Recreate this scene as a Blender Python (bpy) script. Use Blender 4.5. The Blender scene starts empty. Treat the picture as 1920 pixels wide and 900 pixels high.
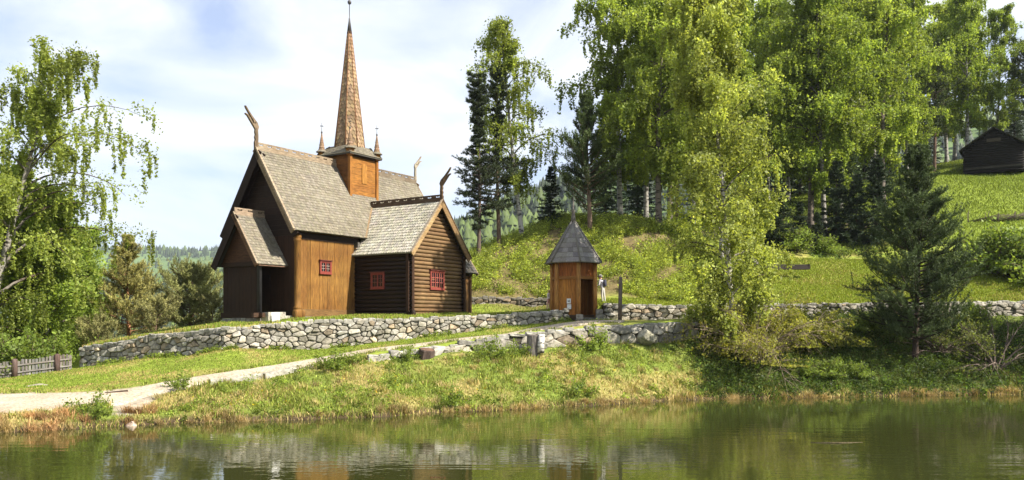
import bpy, bmesh, math, random
import numpy as np
from mathutils import Vector, Matrix

R = math.radians
random.seed(7)
rng = np.random.default_rng(11)
scene = bpy.context.scene
COL = scene.collection
F, CX, HY = 1600.0, 960.0, 605.0          # focal length in photo pixels, centre column, eye level row
WATER_Z = -3.8

def at(px, y, Y):
    """point at depth Y (metres) that lies on photo pixel (px, y)"""
    return ((px - CX) / F * Y, Y, (HY - y) / F * Y)

# ------------------------------------------------------------------ objects
def tag(o, label=None, cat=None, group=None, kind=None):
    if label: o['label'] = label
    if cat: o['category'] = cat
    if group: o['group'] = group
    if kind: o['kind'] = kind
    return o

def empty(name, loc=(0, 0, 0), rz=0.0):
    o = bpy.data.objects.new(name, None)
    o.empty_display_size = 0.3
    o.location = loc
    o.rotation_euler = (0, 0, rz)
    COL.objects.link(o)
    return o

def link(name, me, parent=None):
    o = bpy.data.objects.new(name, me)
    COL.objects.link(o)
    if parent is not None:
        o.parent = parent
    return o

def np_mesh(name, verts, faces, mat, cols=None, smooth=False, mats=None, midx=None):
    """verts (N,3); faces: list of int arrays (M,k); cols (N,3) linear base colours"""
    me = bpy.data.meshes.new(name)
    verts = np.asarray(verts, dtype=np.float32).reshape(-1, 3)
    me.vertices.add(len(verts))
    me.vertices.foreach_set('co', verts.ravel())
    loops, starts, tot = [], [], 0
    for f in faces:
        f = np.asarray(f, dtype=np.int32)
        if f.size == 0: continue
        m, k = f.shape
        loops.append(f.ravel())
        starts.append(tot + np.arange(m, dtype=np.int32) * k)
        tot += m * k
    loops = np.concatenate(loops); starts = np.concatenate(starts)
    me.loops.add(len(loops)); me.loops.foreach_set('vertex_index', loops)
    me.polygons.add(len(starts)); me.polygons.foreach_set('loop_start', starts)
    for m in (mats or [mat]):
        me.materials.append(m)
    if midx is not None:
        me.polygons.foreach_set('material_index', np.asarray(midx, dtype=np.int32))
    me.update(calc_edges=True)
    if smooth:
        me.polygons.foreach_set('use_smooth', np.ones(len(starts), dtype=bool))
    if cols is not None:
        a = me.color_attributes.new('Col', 'FLOAT_COLOR', 'POINT')
        c = np.ones((len(verts), 4), dtype=np.float32)
        c[:, :3] = cols
        a.data.foreach_set('color', c.ravel())
    me.validate()
    return me

class MB:
    """collects boxes, tubes, prisms with a colour each; build() links ONE mesh object"""
    def __init__(s):
        s.v, s.f, s.c, s.sm = [], [], [], []
    def add(s, verts, faces, col=(1, 1, 1), smooth=False):
        o = len(s.v)
        s.v += [tuple(p) for p in verts]
        s.c += [tuple(col)] * len(verts)
        s.f += [tuple(i + o for i in f) for f in faces]
        s.sm += [smooth] * len(faces)
    def box(s, lo, hi, col=(1, 1, 1), jit=0.0):
        x0, y0, z0 = lo; x1, y1, z1 = hi
        v = [(x0,y0,z0),(x1,y0,z0),(x1,y1,z0),(x0,y1,z0),(x0,y0,z1),(x1,y0,z1),(x1,y1,z1),(x0,y1,z1)]
        if jit: v = [tuple(c + random.uniform(-jit, jit) for c in p) for p in v]
        s.add(v, [(3,2,1,0),(4,5,6,7),(0,1,5,4),(1,2,6,5),(2,3,7,6),(3,0,4,7)], col)
    def obox(s, c, ux, uy, uz, col=(1,1,1)):
        """box around c with half-axis vectors"""
        c, ux, uy, uz = map(Vector, (c, ux, uy, uz))
        v = [c + a*ux + b*uy + d*uz for d in (-1,1) for (a,b) in ((-1,-1),(1,-1),(1,1),(-1,1))]
        s.add(v, [(3,2,1,0),(4,5,6,7),(0,1,5,4),(1,2,6,5),(2,3,7,6),(3,0,4,7)], col)
    def beam(s, p0, p1, w, h, col=(1,1,1), up=(0,0,1)):
        p0, p1 = Vector(p0), Vector(p1)
        d = (p1 - p0)
        u = Vector(up); side = d.cross(u).normalized(); u = side.cross(d).normalized()
        s.obox((p0 + p1) / 2, d / 2, side * w / 2, u * h / 2, col)
    def tube(s, pts, rad, n=8, col=(1,1,1), cap=True, cols=None):
        pts = [Vector(p) for p in pts]
        o = len(s.v)
        k = len(pts)
        for i, p in enumerate(pts):
            d = (pts[min(i+1, k-1)] - pts[max(i-1, 0)])
            if d.length < 1e-6: d = Vector((0,0,1))
            d.normalize()
            a = d.cross(Vector((0.31, 0.95, 0.05))) if abs(d.y) < 0.9 else d.cross(Vector((1, 0, 0)))
            a.normalize(); b = d.cross(a)
            for j in range(n):
                t = 2 * math.pi * j / n
                s.v.append(tuple(p + (a * math.cos(t) + b * math.sin(t)) * rad[i]))
                s.c.append(tuple(cols[i] if cols else col))
        for i in range(k - 1):
            for j in range(n):
                j2 = (j + 1) % n
                s.f.append((o+i*n+j, o+i*n+j2, o+(i+1)*n+j2, o+(i+1)*n+j)); s.sm.append(True)
        if cap:
            s.f.append(tuple(o + j for j in range(n))[::-1]); s.sm.append(False)
            s.f.append(tuple(o + (k-1)*n + j for j in range(n))); s.sm.append(False)
    def lathe(s, base, prof, n=16, col=(1,1,1), sx=1, sy=1, rot=0, smooth=True):
        bx, by, bz = base
        o = len(s.v)
        for (r, z) in prof:
            for j in range(n):
                t = 2*math.pi*j/n + rot
                s.v.append((bx + r*math.cos(t)*sx, by + r*math.sin(t)*sy, bz + z)); s.c.append(tuple(col))
        for i in range(len(prof)-1):
            for j in range(n):
                j2 = (j+1) % n
                s.f.append((o+i*n+j, o+i*n+j2, o+(i+1)*n+j2, o+(i+1)*n+j)); s.sm.append(smooth)
        s.f.append(tuple(o+j for j in range(n))[::-1]); s.sm.append(False)
        s.f.append(tuple(o+(len(prof)-1)*n+j for j in range(n))); s.sm.append(False)
    def prism(s, poly, origin, a, b, n, th, col=(1,1,1)):
        """polygon (2-D) in the plane a,b at origin, thickness th along n, centred"""
        origin, a, b, n = map(Vector, (origin, a, b, n))
        k = len(poly)
        v = [origin + a*p + b*q - n*th/2 for p, q in poly] + [origin + a*p + b*q + n*th/2 for p, q in poly]
        f = [tuple(range(k))[::-1], tuple(range(k, 2*k))]
        f += [(i, (i+1) % k, k+(i+1) % k, k+i) for i in range(k)]
        s.add(v, f, col)
    def build(s, name, mat, parent=None):
        me = bpy.data.meshes.new(name)
        me.from_pydata(s.v, [], s.f)
        me.materials.append(mat)
        a = me.color_attributes.new('Col', 'FLOAT_COLOR', 'POINT')
        c = np.ones((len(s.v), 4), dtype=np.float32); c[:, :3] = np.array(s.c)
        a.data.foreach_set('color', c.ravel())
        me.polygons.foreach_set('use_smooth', np.array(s.sm, dtype=bool))
        me.update()
        return link(name, me, parent)

def jc(c, k=0.12):
    m = 1 + random.uniform(-k, k)
    return (c[0]*m, c[1]*m*(1+random.uniform(-k, k)*0.15), c[2]*m*(1+random.uniform(-k, k)*0.3))

# ------------------------------------------------------------------ materials
def new_mat(name):
    m = bpy.data.materials.new(name); m.use_nodes = True
    nt = m.node_tree
    for n in list(nt.nodes): nt.nodes.remove(n)
    out = nt.nodes.new('ShaderNodeOutputMaterial')
    return m, nt, out

def N(nt, typ, **kw):
    n = nt.nodes.new(typ)
    for k, v in kw.items():
        if k.startswith('i_'):
            key = k[2:].replace('_', ' ')
            n.inputs[key].default_value = v
        else:
            setattr(n, k, v)
    return n

def surf_mat(name, rough=0.8, nscale=(1,1,1), namount=0.35, fine=8.0, bump=0.3, bdist=0.02, spec=0.3, coarse=0.0, cscale=0.6, coord='Object', tint=None, detail=5, gain=1.0):
    """base colour = Col attribute x procedural noise; noise stretched by nscale gives grain"""
    m, nt, out = new_mat(name)
    L = nt.links.new
    b = N(nt, 'ShaderNodeBsdfPrincipled'); b.inputs['Roughness'].default_value = rough
    b.inputs['Specular IOR Level'].default_value = spec
    at_ = N(nt, 'ShaderNodeAttribute', attribute_name='Col')
    tc = N(nt, 'ShaderNodeTexCoord')
    mp = N(nt, 'ShaderNodeMapping'); mp.inputs['Scale'].default_value = nscale
    L(tc.outputs[coord], mp.inputs['Vector'])
    no = N(nt, 'ShaderNodeTexNoise'); no.inputs['Scale'].default_value = fine; no.inputs['Detail'].default_value = detail; no.inputs['Roughness'].default_value = 0.65
    L(mp.outputs['Vector'], no.inputs['Vector'])
    mr = N(nt, 'ShaderNodeMapRange'); mr.inputs['From Min'].default_value = 0.3; mr.inputs['From Max'].default_value = 0.7
    mr.inputs['To Min'].default_value = gain*(1 - namount); mr.inputs['To Max'].default_value = gain*(1 + namount)
    L(no.outputs['Fac'], mr.inputs['Value'])
    mx = N(nt, 'ShaderNodeVectorMath', operation='SCALE')
    L(at_.outputs['Color'], mx.inputs[0]); L(mr.outputs['Result'], mx.inputs['Scale'])
    last = mx.outputs['Vector']
    if coarse:
        n2 = N(nt, 'ShaderNodeTexNoise'); n2.inputs['Scale'].default_value = cscale; n2.inputs['Detail'].default_value = 3
        L(tc.outputs[coord], n2.inputs['Vector'])
        m2 = N(nt, 'ShaderNodeMapRange'); m2.inputs['From Min'].default_value = 0.35; m2.inputs['From Max'].default_value = 0.65
        L(n2.outputs['Fac'], m2.inputs['Value'])
        mm = N(nt, 'ShaderNodeMix', data_type='RGBA', blend_type='MULTIPLY')
        mm.inputs['B'].default_value = (*(tint or (0.6, 0.55, 0.5)), 1)
        m3 = N(nt, 'ShaderNodeMath', operation='MULTIPLY'); m3.inputs[1].default_value = coarse
        L(m2.outputs['Result'], m3.inputs[0]); L(m3.outputs[0], mm.inputs['Factor'])
        L(last, mm.inputs['A']); last = mm.outputs['Result']
    L(last, b.inputs['Base Color'])
    if bump:
        bp = N(nt, 'ShaderNodeBump'); bp.inputs['Strength'].default_value = bump; bp.inputs['Distance'].default_value = bdist
        L(no.outputs['Fac'], bp.inputs['Height']); L(bp.outputs['Normal'], b.inputs['Normal'])
    L(b.outputs['BSDF'], out.inputs['Surface'])
    return m

def leaf_mat(name, trans=0.35, gloss=0.25, tcol=(1.25, 1.2, 0.55), rough=0.5):
    m, nt, out = new_mat(name); L = nt.links.new
    a = N(nt, 'ShaderNodeAttribute', attribute_name='Col')
    p = N(nt, 'ShaderNodeBsdfPrincipled'); p.inputs['Roughness'].default_value = rough; p.inputs['Specular IOR Level'].default_value = gloss
    L(a.outputs['Color'], p.inputs['Base Color'])
    t = N(nt, 'ShaderNodeBsdfTranslucent')
    mu = N(nt, 'ShaderNodeVectorMath', operation='MULTIPLY'); mu.inputs[1].default_value = tcol
    L(a.outputs['Color'], mu.inputs[0]); L(mu.outputs['Vector'], t.inputs['Color'])
    mx = N(nt, 'ShaderNodeMixShader'); mx.inputs['Fac'].default_value = trans
    L(p.outputs['BSDF'], mx.inputs[1]); L(t.outputs['BSDF'], mx.inputs[2]); L(mx.outputs[0], out.inputs['Surface'])
    return m

M = {}
M['wood_v'] = surf_mat('wood_vertical_grain', 0.75, (9, 9, 0.7), 0.6, 3.0, 0.35, 0.01, 0.25, 0.75, 0.7, tint=(0.62, 0.5, 0.4), gain=.6)
M['wood_h'] = surf_mat('wood_level_grain', 0.75, (1.0, 1.0, 9), 0.55, 3.0, 0.35, 0.01, 0.25, 0.6, 0.9, tint=(0.6, 0.5, 0.42), gain=.6)
M['shingle'] = surf_mat('weathered_shingle', 0.85, (3, 3, 3), 0.3, 5.0, 0.2, 0.01, 0.2, 0.45, 0.5, tint=(0.72, 0.68, 0.6), gain=.66)
M['stone'] = surf_mat('field_stone', 0.9, (1, 1, 1), 0.5, 5.5, 0.8, 0.04, 0.2, 0.5, 2.2, tint=(0.55, 0.56, 0.45), detail=8, gain=.85)
M['paint'] = surf_mat('painted_wood', 0.55, (4, 4, 4), 0.25, 4.0, 0.1, 0.005, 0.35, gain=.75)
M['metal'] = surf_mat('dark_metal', 0.5, (4, 4, 4), 0.2, 4.0, 0.1, 0.005, 0.5)
M['bark'] = surf_mat('bark', 0.9, (6, 6, 1.2), 0.5, 3.0, 0.7, 0.03, 0.15)
M['cloth'] = surf_mat('cloth', 0.9, (8, 8, 8), 0.12, 4.0, 0.2, 0.01, 0.1)
M['leaf'] = leaf_mat('leaf', 0.52, tcol=(1.35, 1.3, 0.7))
M['needle'] = leaf_mat('needle', 0.12, 0.2, (1.1, 1.1, 0.6), 0.6)
M['grass'] = leaf_mat('grass_blade', 0.3, 0.2, (1.15, 1.1, 0.6), 0.6)
M['ground'] = surf_mat('earth_and_turf', 0.95, (1, 1, 1), 0.45, 3.5, 0.6, 0.05, 0.1, detail=8)
M['gravel'] = surf_mat('gravel', 0.95, (1, 1, 1), 0.5, 9.0, 0.5, 0.02, 0.1, 0.5, 0.8, tint=(0.8, 0.76, 0.68), detail=8, gain=.85)

def glass_mat():
    m, nt, out = new_mat('window_glass')
    b = N(nt, 'ShaderNodeBsdfPrincipled'); b.inputs['Base Color'].default_value = (0.012, 0.013, 0.015, 1)
    b.inputs['Roughness'].default_value = 0.06; b.inputs['IOR'].default_value = 1.5
    nt.links.new(b.outputs[0], out.inputs['Surface']); return m
M['glass'] = glass_mat()

def birch_bark():
    m, nt, out = new_mat('birch_bark'); L = nt.links.new
    b = N(nt, 'ShaderNodeBsdfPrincipled'); b.inputs['Roughness'].default_value = 0.75; b.inputs['Specular IOR Level'].default_value = 0.2
    a = N(nt, 'ShaderNodeAttribute', attribute_name='Col')
    tc = N(nt, 'ShaderNodeTexCoord'); mp = N(nt, 'ShaderNodeMapping'); mp.inputs['Scale'].default_value = (1.6, 1.6, 5)
    L(tc.outputs['Object'], mp.inputs['Vector'])
    no = N(nt, 'ShaderNodeTexNoise'); no.inputs['Scale'].default_value = 1.6; no.inputs['Detail'].default_value = 5
    L(mp.outputs['Vector'], no.inputs['Vector'])
    mr = N(nt, 'ShaderNodeMapRange'); mr.inputs['From Min'].default_value = 0.52; mr.inputs['From Max'].default_value = 0.62
    L(no.outputs['Fac'], mr.inputs['Value'])
    mx = N(nt, 'ShaderNodeMix', data_type='RGBA'); mx.inputs['B'].default_value = (0.03, 0.026, 0.022, 1)
    L(mr.outputs['Result'], mx.inputs['Factor']); L(a.outputs['Color'], mx.inputs['A'])
    L(mx.outputs['Result'], b.inputs['Base Color']); L(b.outputs[0], out.inputs['Surface']); return m
M['birch'] = birch_bark()

def water_mat():
    m, nt, out = new_mat('pond_water'); L = nt.links.new
    b = N(nt, 'ShaderNodeBsdfPrincipled')
    b.inputs['Base Color'].default_value = (0.028, 0.032, 0.008, 1)
    b.inputs['Roughness'].default_value = 0.02; b.inputs['IOR'].default_value = 1.5
    tc = N(nt, 'ShaderNodeTexCoord')
    mp = N(nt, 'ShaderNodeMapping'); mp.inputs['Scale'].default_value = (0.9, 1.5, 1); mp.inputs['Rotation'].default_value = (0, 0, R(12))
    L(tc.outputs['Object'], mp.inputs['Vector'])
    n1 = N(nt, 'ShaderNodeTexNoise'); n1.inputs['Scale'].default_value = 2.6; n1.inputs['Detail'].default_value = 2.5
    L(mp.outputs['Vector'], n1.inputs['Vector'])
    n2 = N(nt, 'ShaderNodeTexNoise'); n2.inputs['Scale'].default_value = 0.25; n2.inputs['Detail'].default_value = 2
    L(tc.outputs['Object'], n2.inputs['Vector'])
    mr = N(nt, 'ShaderNodeMapRange'); mr.inputs['From Min'].default_value = 0.35; mr.inputs['From Max'].default_value = 0.65
    mr.inputs['To Min'].default_value = 0.35; mr.inputs['To Max'].default_value = 1.0
    L(n2.outputs['Fac'], mr.inputs['Value'])
    mu = N(nt, 'ShaderNodeMath', operation='MULTIPLY')
    L(n1.outputs['Fac'], mu.inputs[0]); L(mr.outputs['Result'], mu.inputs[1])
    mp3 = N(nt, 'ShaderNodeMapping'); mp3.inputs['Scale'].default_value = (0.22, 1.9, 1); mp3.inputs['Rotation'].default_value = (0, 0, R(-7))
    L(tc.outputs['Object'], mp3.inputs['Vector'])
    n3 = N(nt, 'ShaderNodeTexNoise'); n3.inputs['Scale'].default_value = 1.15; n3.inputs['Detail'].default_value = 1.0; n3.inputs['Distortion'].default_value = 0.4
    L(mp3.outputs['Vector'], n3.inputs['Vector'])
    n4 = N(nt, 'ShaderNodeTexNoise'); n4.inputs['Scale'].default_value = 0.11; n4.inputs['Detail'].default_value = 1
    L(tc.outputs['Object'], n4.inputs['Vector'])
    m4 = N(nt, 'ShaderNodeMapRange'); m4.inputs['From Min'].default_value = 0.42; m4.inputs['From Max'].default_value = 0.6; m4.inputs['To Min'].default_value = 0.25; m4.inputs['To Max'].default_value = 1.7
    L(n4.outputs['Fac'], m4.inputs['Value'])
    mu3 = N(nt, 'ShaderNodeMath', operation='MULTIPLY'); L(n3.outputs['Fac'], mu3.inputs[0]); L(m4.outputs['Result'], mu3.inputs[1])
    ad = N(nt, 'ShaderNodeMath', operation='ADD'); L(mu.outputs[0], ad.inputs[0]); L(mu3.outputs[0], ad.inputs[1]); mu = ad
    bp = N(nt, 'ShaderNodeBump'); bp.inputs['Strength'].default_value = 0.17; bp.inputs['Distance'].default_value = 0.03
    L(mu.outputs[0], bp.inputs['Height']); L(bp.outputs['Normal'], b.inputs['Normal'])
    L(b.outputs[0], out.inputs['Surface']); return m
M['water'] = water_mat()

# ------------------------------------------------------------------ value noise
_lat = rng.random((256, 256))
def vnoise(x, y, s=1.0):
    x = np.asarray(x, float) * s + 731.3; y = np.asarray(y, float) * s + 417.7
    xi = np.floor(x).astype(int); yi = np.floor(y).astype(int)
    fx = x - xi; fy = y - yi
    fx = fx*fx*(3-2*fx); fy = fy*fy*(3-2*fy)
    g = lambda a, b: _lat[a % 256, b % 256]
    return (g(xi, yi)*(1-fx)+g(xi+1, yi)*fx)*(1-fy) + (g(xi, yi+1)*(1-fx)+g(xi+1, yi+1)*fx)*fy
def fbm(x, y, s=1.0, o=3):
    t = 0; a = 0.5; w = 0
    for k in range(o):
        t = t + a*vnoise(x, y, s*2.03**k); w += a; a *= 0.5
    return t / w
def sstep(a, b, x):
    t = np.clip((np.asarray(x, float) - a) / (b - a), 0, 1); return t*t*(3-2*t)

# ------------------------------------------------------------------ camera, light, sky
cam = bpy.data.cameras.new('camera'); cam.sensor_width = 36; cam.lens = F / 1920 * 36
cam.shift_y = (HY - 450) / 1920; cam.clip_start = 0.1; cam.clip_end = 20000
cam_o = bpy.data.objects.new('camera', cam); COL.objects.link(cam_o)
cam_o.location = (0, 0, 0); cam_o.rotation_euler = (R(90), 0, 0)
scene.camera = cam_o

D1 = Vector((0.545, 0.839, 0)).normalized()      # church axis, away from the camera
D2 = Vector((0.839, -0.545, 0)).normalized()     # the way the sunlit walls face
SUN_EL = R(43)
a_ = R(7)
hs = D2 * math.cos(a_) + D1 * math.sin(a_)
hs = Vector((hs.x, hs.y, 0)).normalized()
sun_dir = Vector((hs.x*math.cos(SUN_EL), hs.y*math.cos(SUN_EL), math.sin(SUN_EL)))
sl = bpy.data.lights.new('sun', 'SUN'); sl.energy = 5.0; sl.angle = R(0.53); sl.color = (1.0, 0.93, 0.82)
so = bpy.data.objects.new('sun', sl); COL.objects.link(so)
so.rotation_euler = (-sun_dir).to_track_quat('-Z', 'Y').to_euler(); so.location = (30, -10, 40)

w = bpy.data.worlds.new('World'); scene.world = w; w.use_nodes = True
nt = w.node_tree
for n in list(nt.nodes): nt.nodes.remove(n)
wo = nt.nodes.new('ShaderNodeOutputWorld'); bg = nt.nodes.new('ShaderNodeBackground')
sky = nt.nodes.new('ShaderNodeTexSky'); sky.sky_type = 'NISHITA'; sky.sun_disc = False
sky.sun_elevation = SUN_EL; sky.sun_rotation = math.atan2(sun_dir.x, sun_dir.y)
sky.air_density = 1.0; sky.dust_density = 1.0; sky.ozone_density = 1.0
L = nt.links.new
tc = nt.nodes.new('ShaderNodeTexCoord')
mp = nt.nodes.new('ShaderNodeMapping'); mp.inputs['Scale'].default_value = (1.3, 1.0, 3.4); mp.inputs['Rotation'].default_value = (0, R(-9), 0)
mp.inputs['Location'].default_value = (0.37, 0.2, 0.12)
L(tc.outputs['Generated'], mp.inputs['Vector'])
cn = nt.nodes.new('ShaderNodeTexNoise'); cn.inputs['Scale'].default_value = 2.1; cn.inputs['Detail'].default_value = 7; cn.inputs['Roughness'].default_value = 0.55
cn.inputs['Distortion'].default_value = 0.5
L(mp.outputs['Vector'], cn.inputs['Vector'])
cr = nt.nodes.new('ShaderNodeMapRange'); cr.inputs['From Min'].default_value = 0.38; cr.inputs['From Max'].default_value = 0.62
cr.inputs['To Min'].default_value = 0.30; cr.inputs['To Max'].default_value = 1.0
L(cn.outputs['Fac'], cr.inputs['Value'])
mx = nt.nodes.new('ShaderNodeMix'); mx.data_type = 'RGBA'; mx.inputs['B'].default_value = (9.4, 9.8, 10.4, 1)
L(cr.outputs['Result'], mx.inputs['Factor']); sg_ = nt.nodes.new('ShaderNodeVectorMath'); sg_.operation = 'MULTIPLY'; sg_.inputs[1].default_value = (1.1, 1.27, 1.62); L(sky.outputs['Color'], sg_.inputs[0]); L(sg_.outputs['Vector'], mx.inputs['A']); L(mx.outputs['Result'], bg.inputs['Color'])
bg.inputs['Strength'].default_value = 0.05
L(bg.outputs[0], wo.inputs['Surface'])

scene.view_settings.view_transform = 'Standard'; scene.view_settings.look = 'None'
scene.view_settings.exposure = 1.3; scene.view_settings.gamma = 1.0; scene.view_settings.use_curve_mapping = False
scene.render.engine = 'CYCLES'
cy = scene.cycles
cy.use_denoising = True
try: cy.denoiser = 'OPENIMAGEDENOISE'; cy.denoising_input_passes = 'RGB_ALBEDO_NORMAL'; cy.denoising_prefilter = 'ACCURATE'
except Exception: pass
cy.max_bounces = 8; cy.diffuse_bounces = 5; cy.glossy_bounces = 3; cy.transmission_bounces = 4; cy.transparent_max_bounces = 8
cy.caustics_reflective = False; cy.caustics_refractive = False
cy.sample_clamp_indirect = 6.0
# ================================================================== terrain
def px_pts(lst): return [at(*p) for p in lst]
class RBF:
    def __init__(s, pts, c=0.8):
        p = np.array(pts, float); s.p = p[:, :2]; s.c = c; n = len(p)
        d = np.sqrt(((s.p[:, None] - s.p[None])**2).sum(-1) + c*c)
        A = np.zeros((n+3, n+3)); A[:n, :n] = d; A[:n, n] = 1; A[:n, n+1:] = s.p; A[n:, :n] = A[:n, n:].T
        s.w = np.linalg.solve(A + np.eye(n+3)*1e-9, np.concatenate([p[:, 2], np.zeros(3)]))
    def __call__(s, X, Y):
        X = np.asarray(X, float).ravel(); Y = np.asarray(Y, float).ravel(); out = np.empty(len(X)); n = len(s.p)
        for i in range(0, len(X), 20000):
            q = np.stack([X[i:i+20000], Y[i:i+20000]], 1)
            d = np.sqrt(((q[:, None] - s.p[None])**2).sum(-1) + s.c*s.c)
            out[i:i+20000] = d @ s.w[:n] + s.w[n] + q @ s.w[n+1:]
        return out

def poly_fn(pts):
    p = np.array(sorted(pts)); return lambda X: np.interp(X, p[:, 0], p[:, 1])

# shoreline (X -> Y)
_shore = [(0, 812), (120, 806), (240, 799), (400, 793), (560, 788), (700, 783), (900, 772), (1100, 762), (1300, 750), (1500, 747), (1700, 743), (1920, 740)]
shore_pts = [at(px, y, -WATER_Z*F/(y-HY)) for px, y in _shore]
shore_pts = [(-60, 27, 0), (-30, 28.6, 0)] + shore_pts + [(40, 46, 0), (80, 48, 0)]
shoreY = poly_fn([(p[0], p[1]) for p in shore_pts])
# church wall + lych gate gap + churchyard wall : boundary between lower ground and terrace
bound_pts = [(-24.8, 49.0), (-15, 44.72), (3.3, 50.97), (3.9, 51.5), (5.2, 51.75), (5.6, 51.9), (20, 52.9), (40, 55.2), (80, 58)]
boundY = poly_fn(bound_pts)
# low retaining wall below the path
ret_px = [(690, 40.8), (850, 42.8), (1000, 44.4), (1150, 45.7), (1310, 47.2)]
retY = poly_fn([((px-CX)/F*Y, Y) for px, Y in ret_px])
RX0, RX1 = (690-CX)/F*40.8, (1310-CX)/F*47.2

far_anchor = [(-220, 60, -8), (-160, 150, -20), (-60, 190, -24), (0, 200, -18), (-30, 120, -9), (200, 60, 10), (200, 150, 40), (110, 180, 34), (60, 150, 25), (-300, 420, -34), (0, 420, -32), (300, 420, 66), (700, 100, 40), (-700, 100, -30), (700, 700, 60), (-700, 700, -40)]
near_anchor = [(-60, -6, -2.0), (0, -6, -1.75), (60, -6, -2.0), (0, 0, -1.7), (0, 3.0, -3.6), (-60, 3, -3.6), (60, 3, -3.6), (0, 6, -5.2), (-60, 7, -5.2), (60, 7, -5.2), (-700, -200, 2), (700, -200, 2), (0, -200, 2),
               (-30, 18, -5.6), (0, 18, -5.8), (30, 22, -5.8)]
shore_c = []
for p in shore_pts:
    shore_c += [(p[0], p[1]+0.12, WATER_Z+0.03), (p[0], p[1]-0.35, WATER_Z-0.45), (p[0], p[1]-3.5, WATER_Z-1.3), (p[0], p[1]+0.55, WATER_Z+0.26)]

path_edge = px_pts([(200, 760, 34), (400, 718, 38.5), (500, 703, 40), (600, 680, 41.5), (0, 780, 32), (100, 772, 33)])
left_lawn = px_pts([(0, 738, 37.5), (0, 712, 46), (140, 692, 48.6), (200, 733, 37.5), (200, 708, 42), (300, 718, 38.9), (300, 695, 43), (400, 700, 40.5), (420, 657, 44.2), (280, 672, 46.4),
                    (-300, 745, 37), (-300, 712, 48), (0, 700, 56), (100, 690, 70), (-300, 700, 70), (60, 690, 85)])
bank = RBF(far_anchor + near_anchor + shore_c + path_edge + left_lawn + px_pts([
    (250, 770, 34.8), (400, 745, 36.3), (600, 725, 37.9), (800, 715, 39.6), (1000, 698, 41.6), (1200, 692, 43.4), (1400, 690, 45.4), (1400, 645, 47.6), (1400, 606, 51), (1600, 690, 46.3), (1600, 622, 50), (1600, 592, 52.4),
    (1800, 690, 46.9), (1800, 622, 51), (1800, 588, 53.6), (1920, 685, 47.2), (1920, 620, 51.5), (2300, 620, 52), (2300, 580, 56),
    (700, 682, 40.6), (850, 664, 42.5), (1000, 657, 44.1), (1150, 648, 45.4), (1300, 642, 46.9), (760, 655, 46), (950, 620, 48.6), (1083, 604, 50.2), (1200, 601, 51.2)]))
mid = RBF(far_anchor + near_anchor + shore_c[::4] + path_edge + left_lawn + px_pts([
    (600, 656, 45.9), (768, 637, 47.4), (950, 612, 49.5), (1050, 604, 50.6), (600, 670, 42.8), (800, 648, 43.3), (800, 643, 45.3), (950, 630, 45.5), (950, 625, 47.5), (1060, 615, 47), (1083, 603, 50.3), (1160, 606, 48.2), (1165, 601, 50.3),
    (700, 667, 41.1), (850, 644, 43.0), (1000, 623, 44.6), (1150, 610, 45.9), (1300, 605, 47.3), (1200, 601, 51.5), (1300, 601, 52), (1400, 600, 52.3), (1600, 589, 53), (1800, 586, 54), (1920, 581, 55), (1400, 612, 49.5), (2300, 580, 58)]))
upper = RBF(far_anchor + px_pts([
    (145, 650, 49.2), (280, 630, 47.5), (420, 614, 45.4), (555, 600, 46.4), (640, 599, 47), (768, 597, 48.5), (840, 595, 49.2), (950, 588, 50.5), (1040, 583, 51.5),
    (557, 598, 48), (420, 604.5, 48), (480, 603, 48), (768, 590, 49.6), (865, 588.5, 53.1), (700, 582, 60), (600, 585, 60), (900, 587, 57), (1020, 585.5, 57), (960, 586, 57.6),
    (420, 607, 51), (300, 622, 54), (250, 640, 62), (330, 630, 66), (250, 655, 76), (355, 640, 82), (450, 630, 75), (100, 665, 60), (145, 660, 52),
    (890, 556, 59.3), (960, 558, 59.3), (1025, 561, 59.3), (1000, 530, 61.5),
    (900, 518, 62), (900, 490, 65), (840, 500, 67), (780, 520, 70), (950, 500, 63), (950, 465, 67), (1000, 435, 69), (1050, 412, 70), (1100, 480, 63), (1100, 425, 67), (1150, 415, 70), (1230, 425, 66), (1230, 500, 60), (1230, 558, 56.3), (1100, 540, 58.5),
    (1160, 566, 54.3), (1130, 571, 52.9), (1110, 577, 52), (1060, 581, 52), (1060, 573, 54.5), (1300, 573, 53.2), (1300, 535, 58), (1300, 470, 66), (1480, 568, 53.6), (1400, 545, 57), (1500, 543, 58), (1500, 500, 66), (1400, 497, 65),
    (1600, 545, 58), (1600, 490, 67), (1580, 480, 70), (1500, 440, 76), (1400, 430, 74), (1700, 480, 68), (1800, 470, 68), (1650, 567, 54), (1800, 562, 55), (1920, 558, 56), (1850, 415, 77), (1850, 335, 95), (1920, 316, 98), (1760, 332, 92), (1700, 360, 90),
    (1600, 385, 88), (1500, 395, 86), (1440, 380, 88), (1920, 480, 67), (2300, 560, 58), (2300, 300, 100), (1850, 290, 112), (1600, 345, 108), (1400, 385, 104), (1250, 425, 92), (1100, 430, 80), (1150, 470, 100), (1000, 500, 86), (900, 560, 92), (1700, 320, 115), (2100, 290, 112)]))

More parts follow.
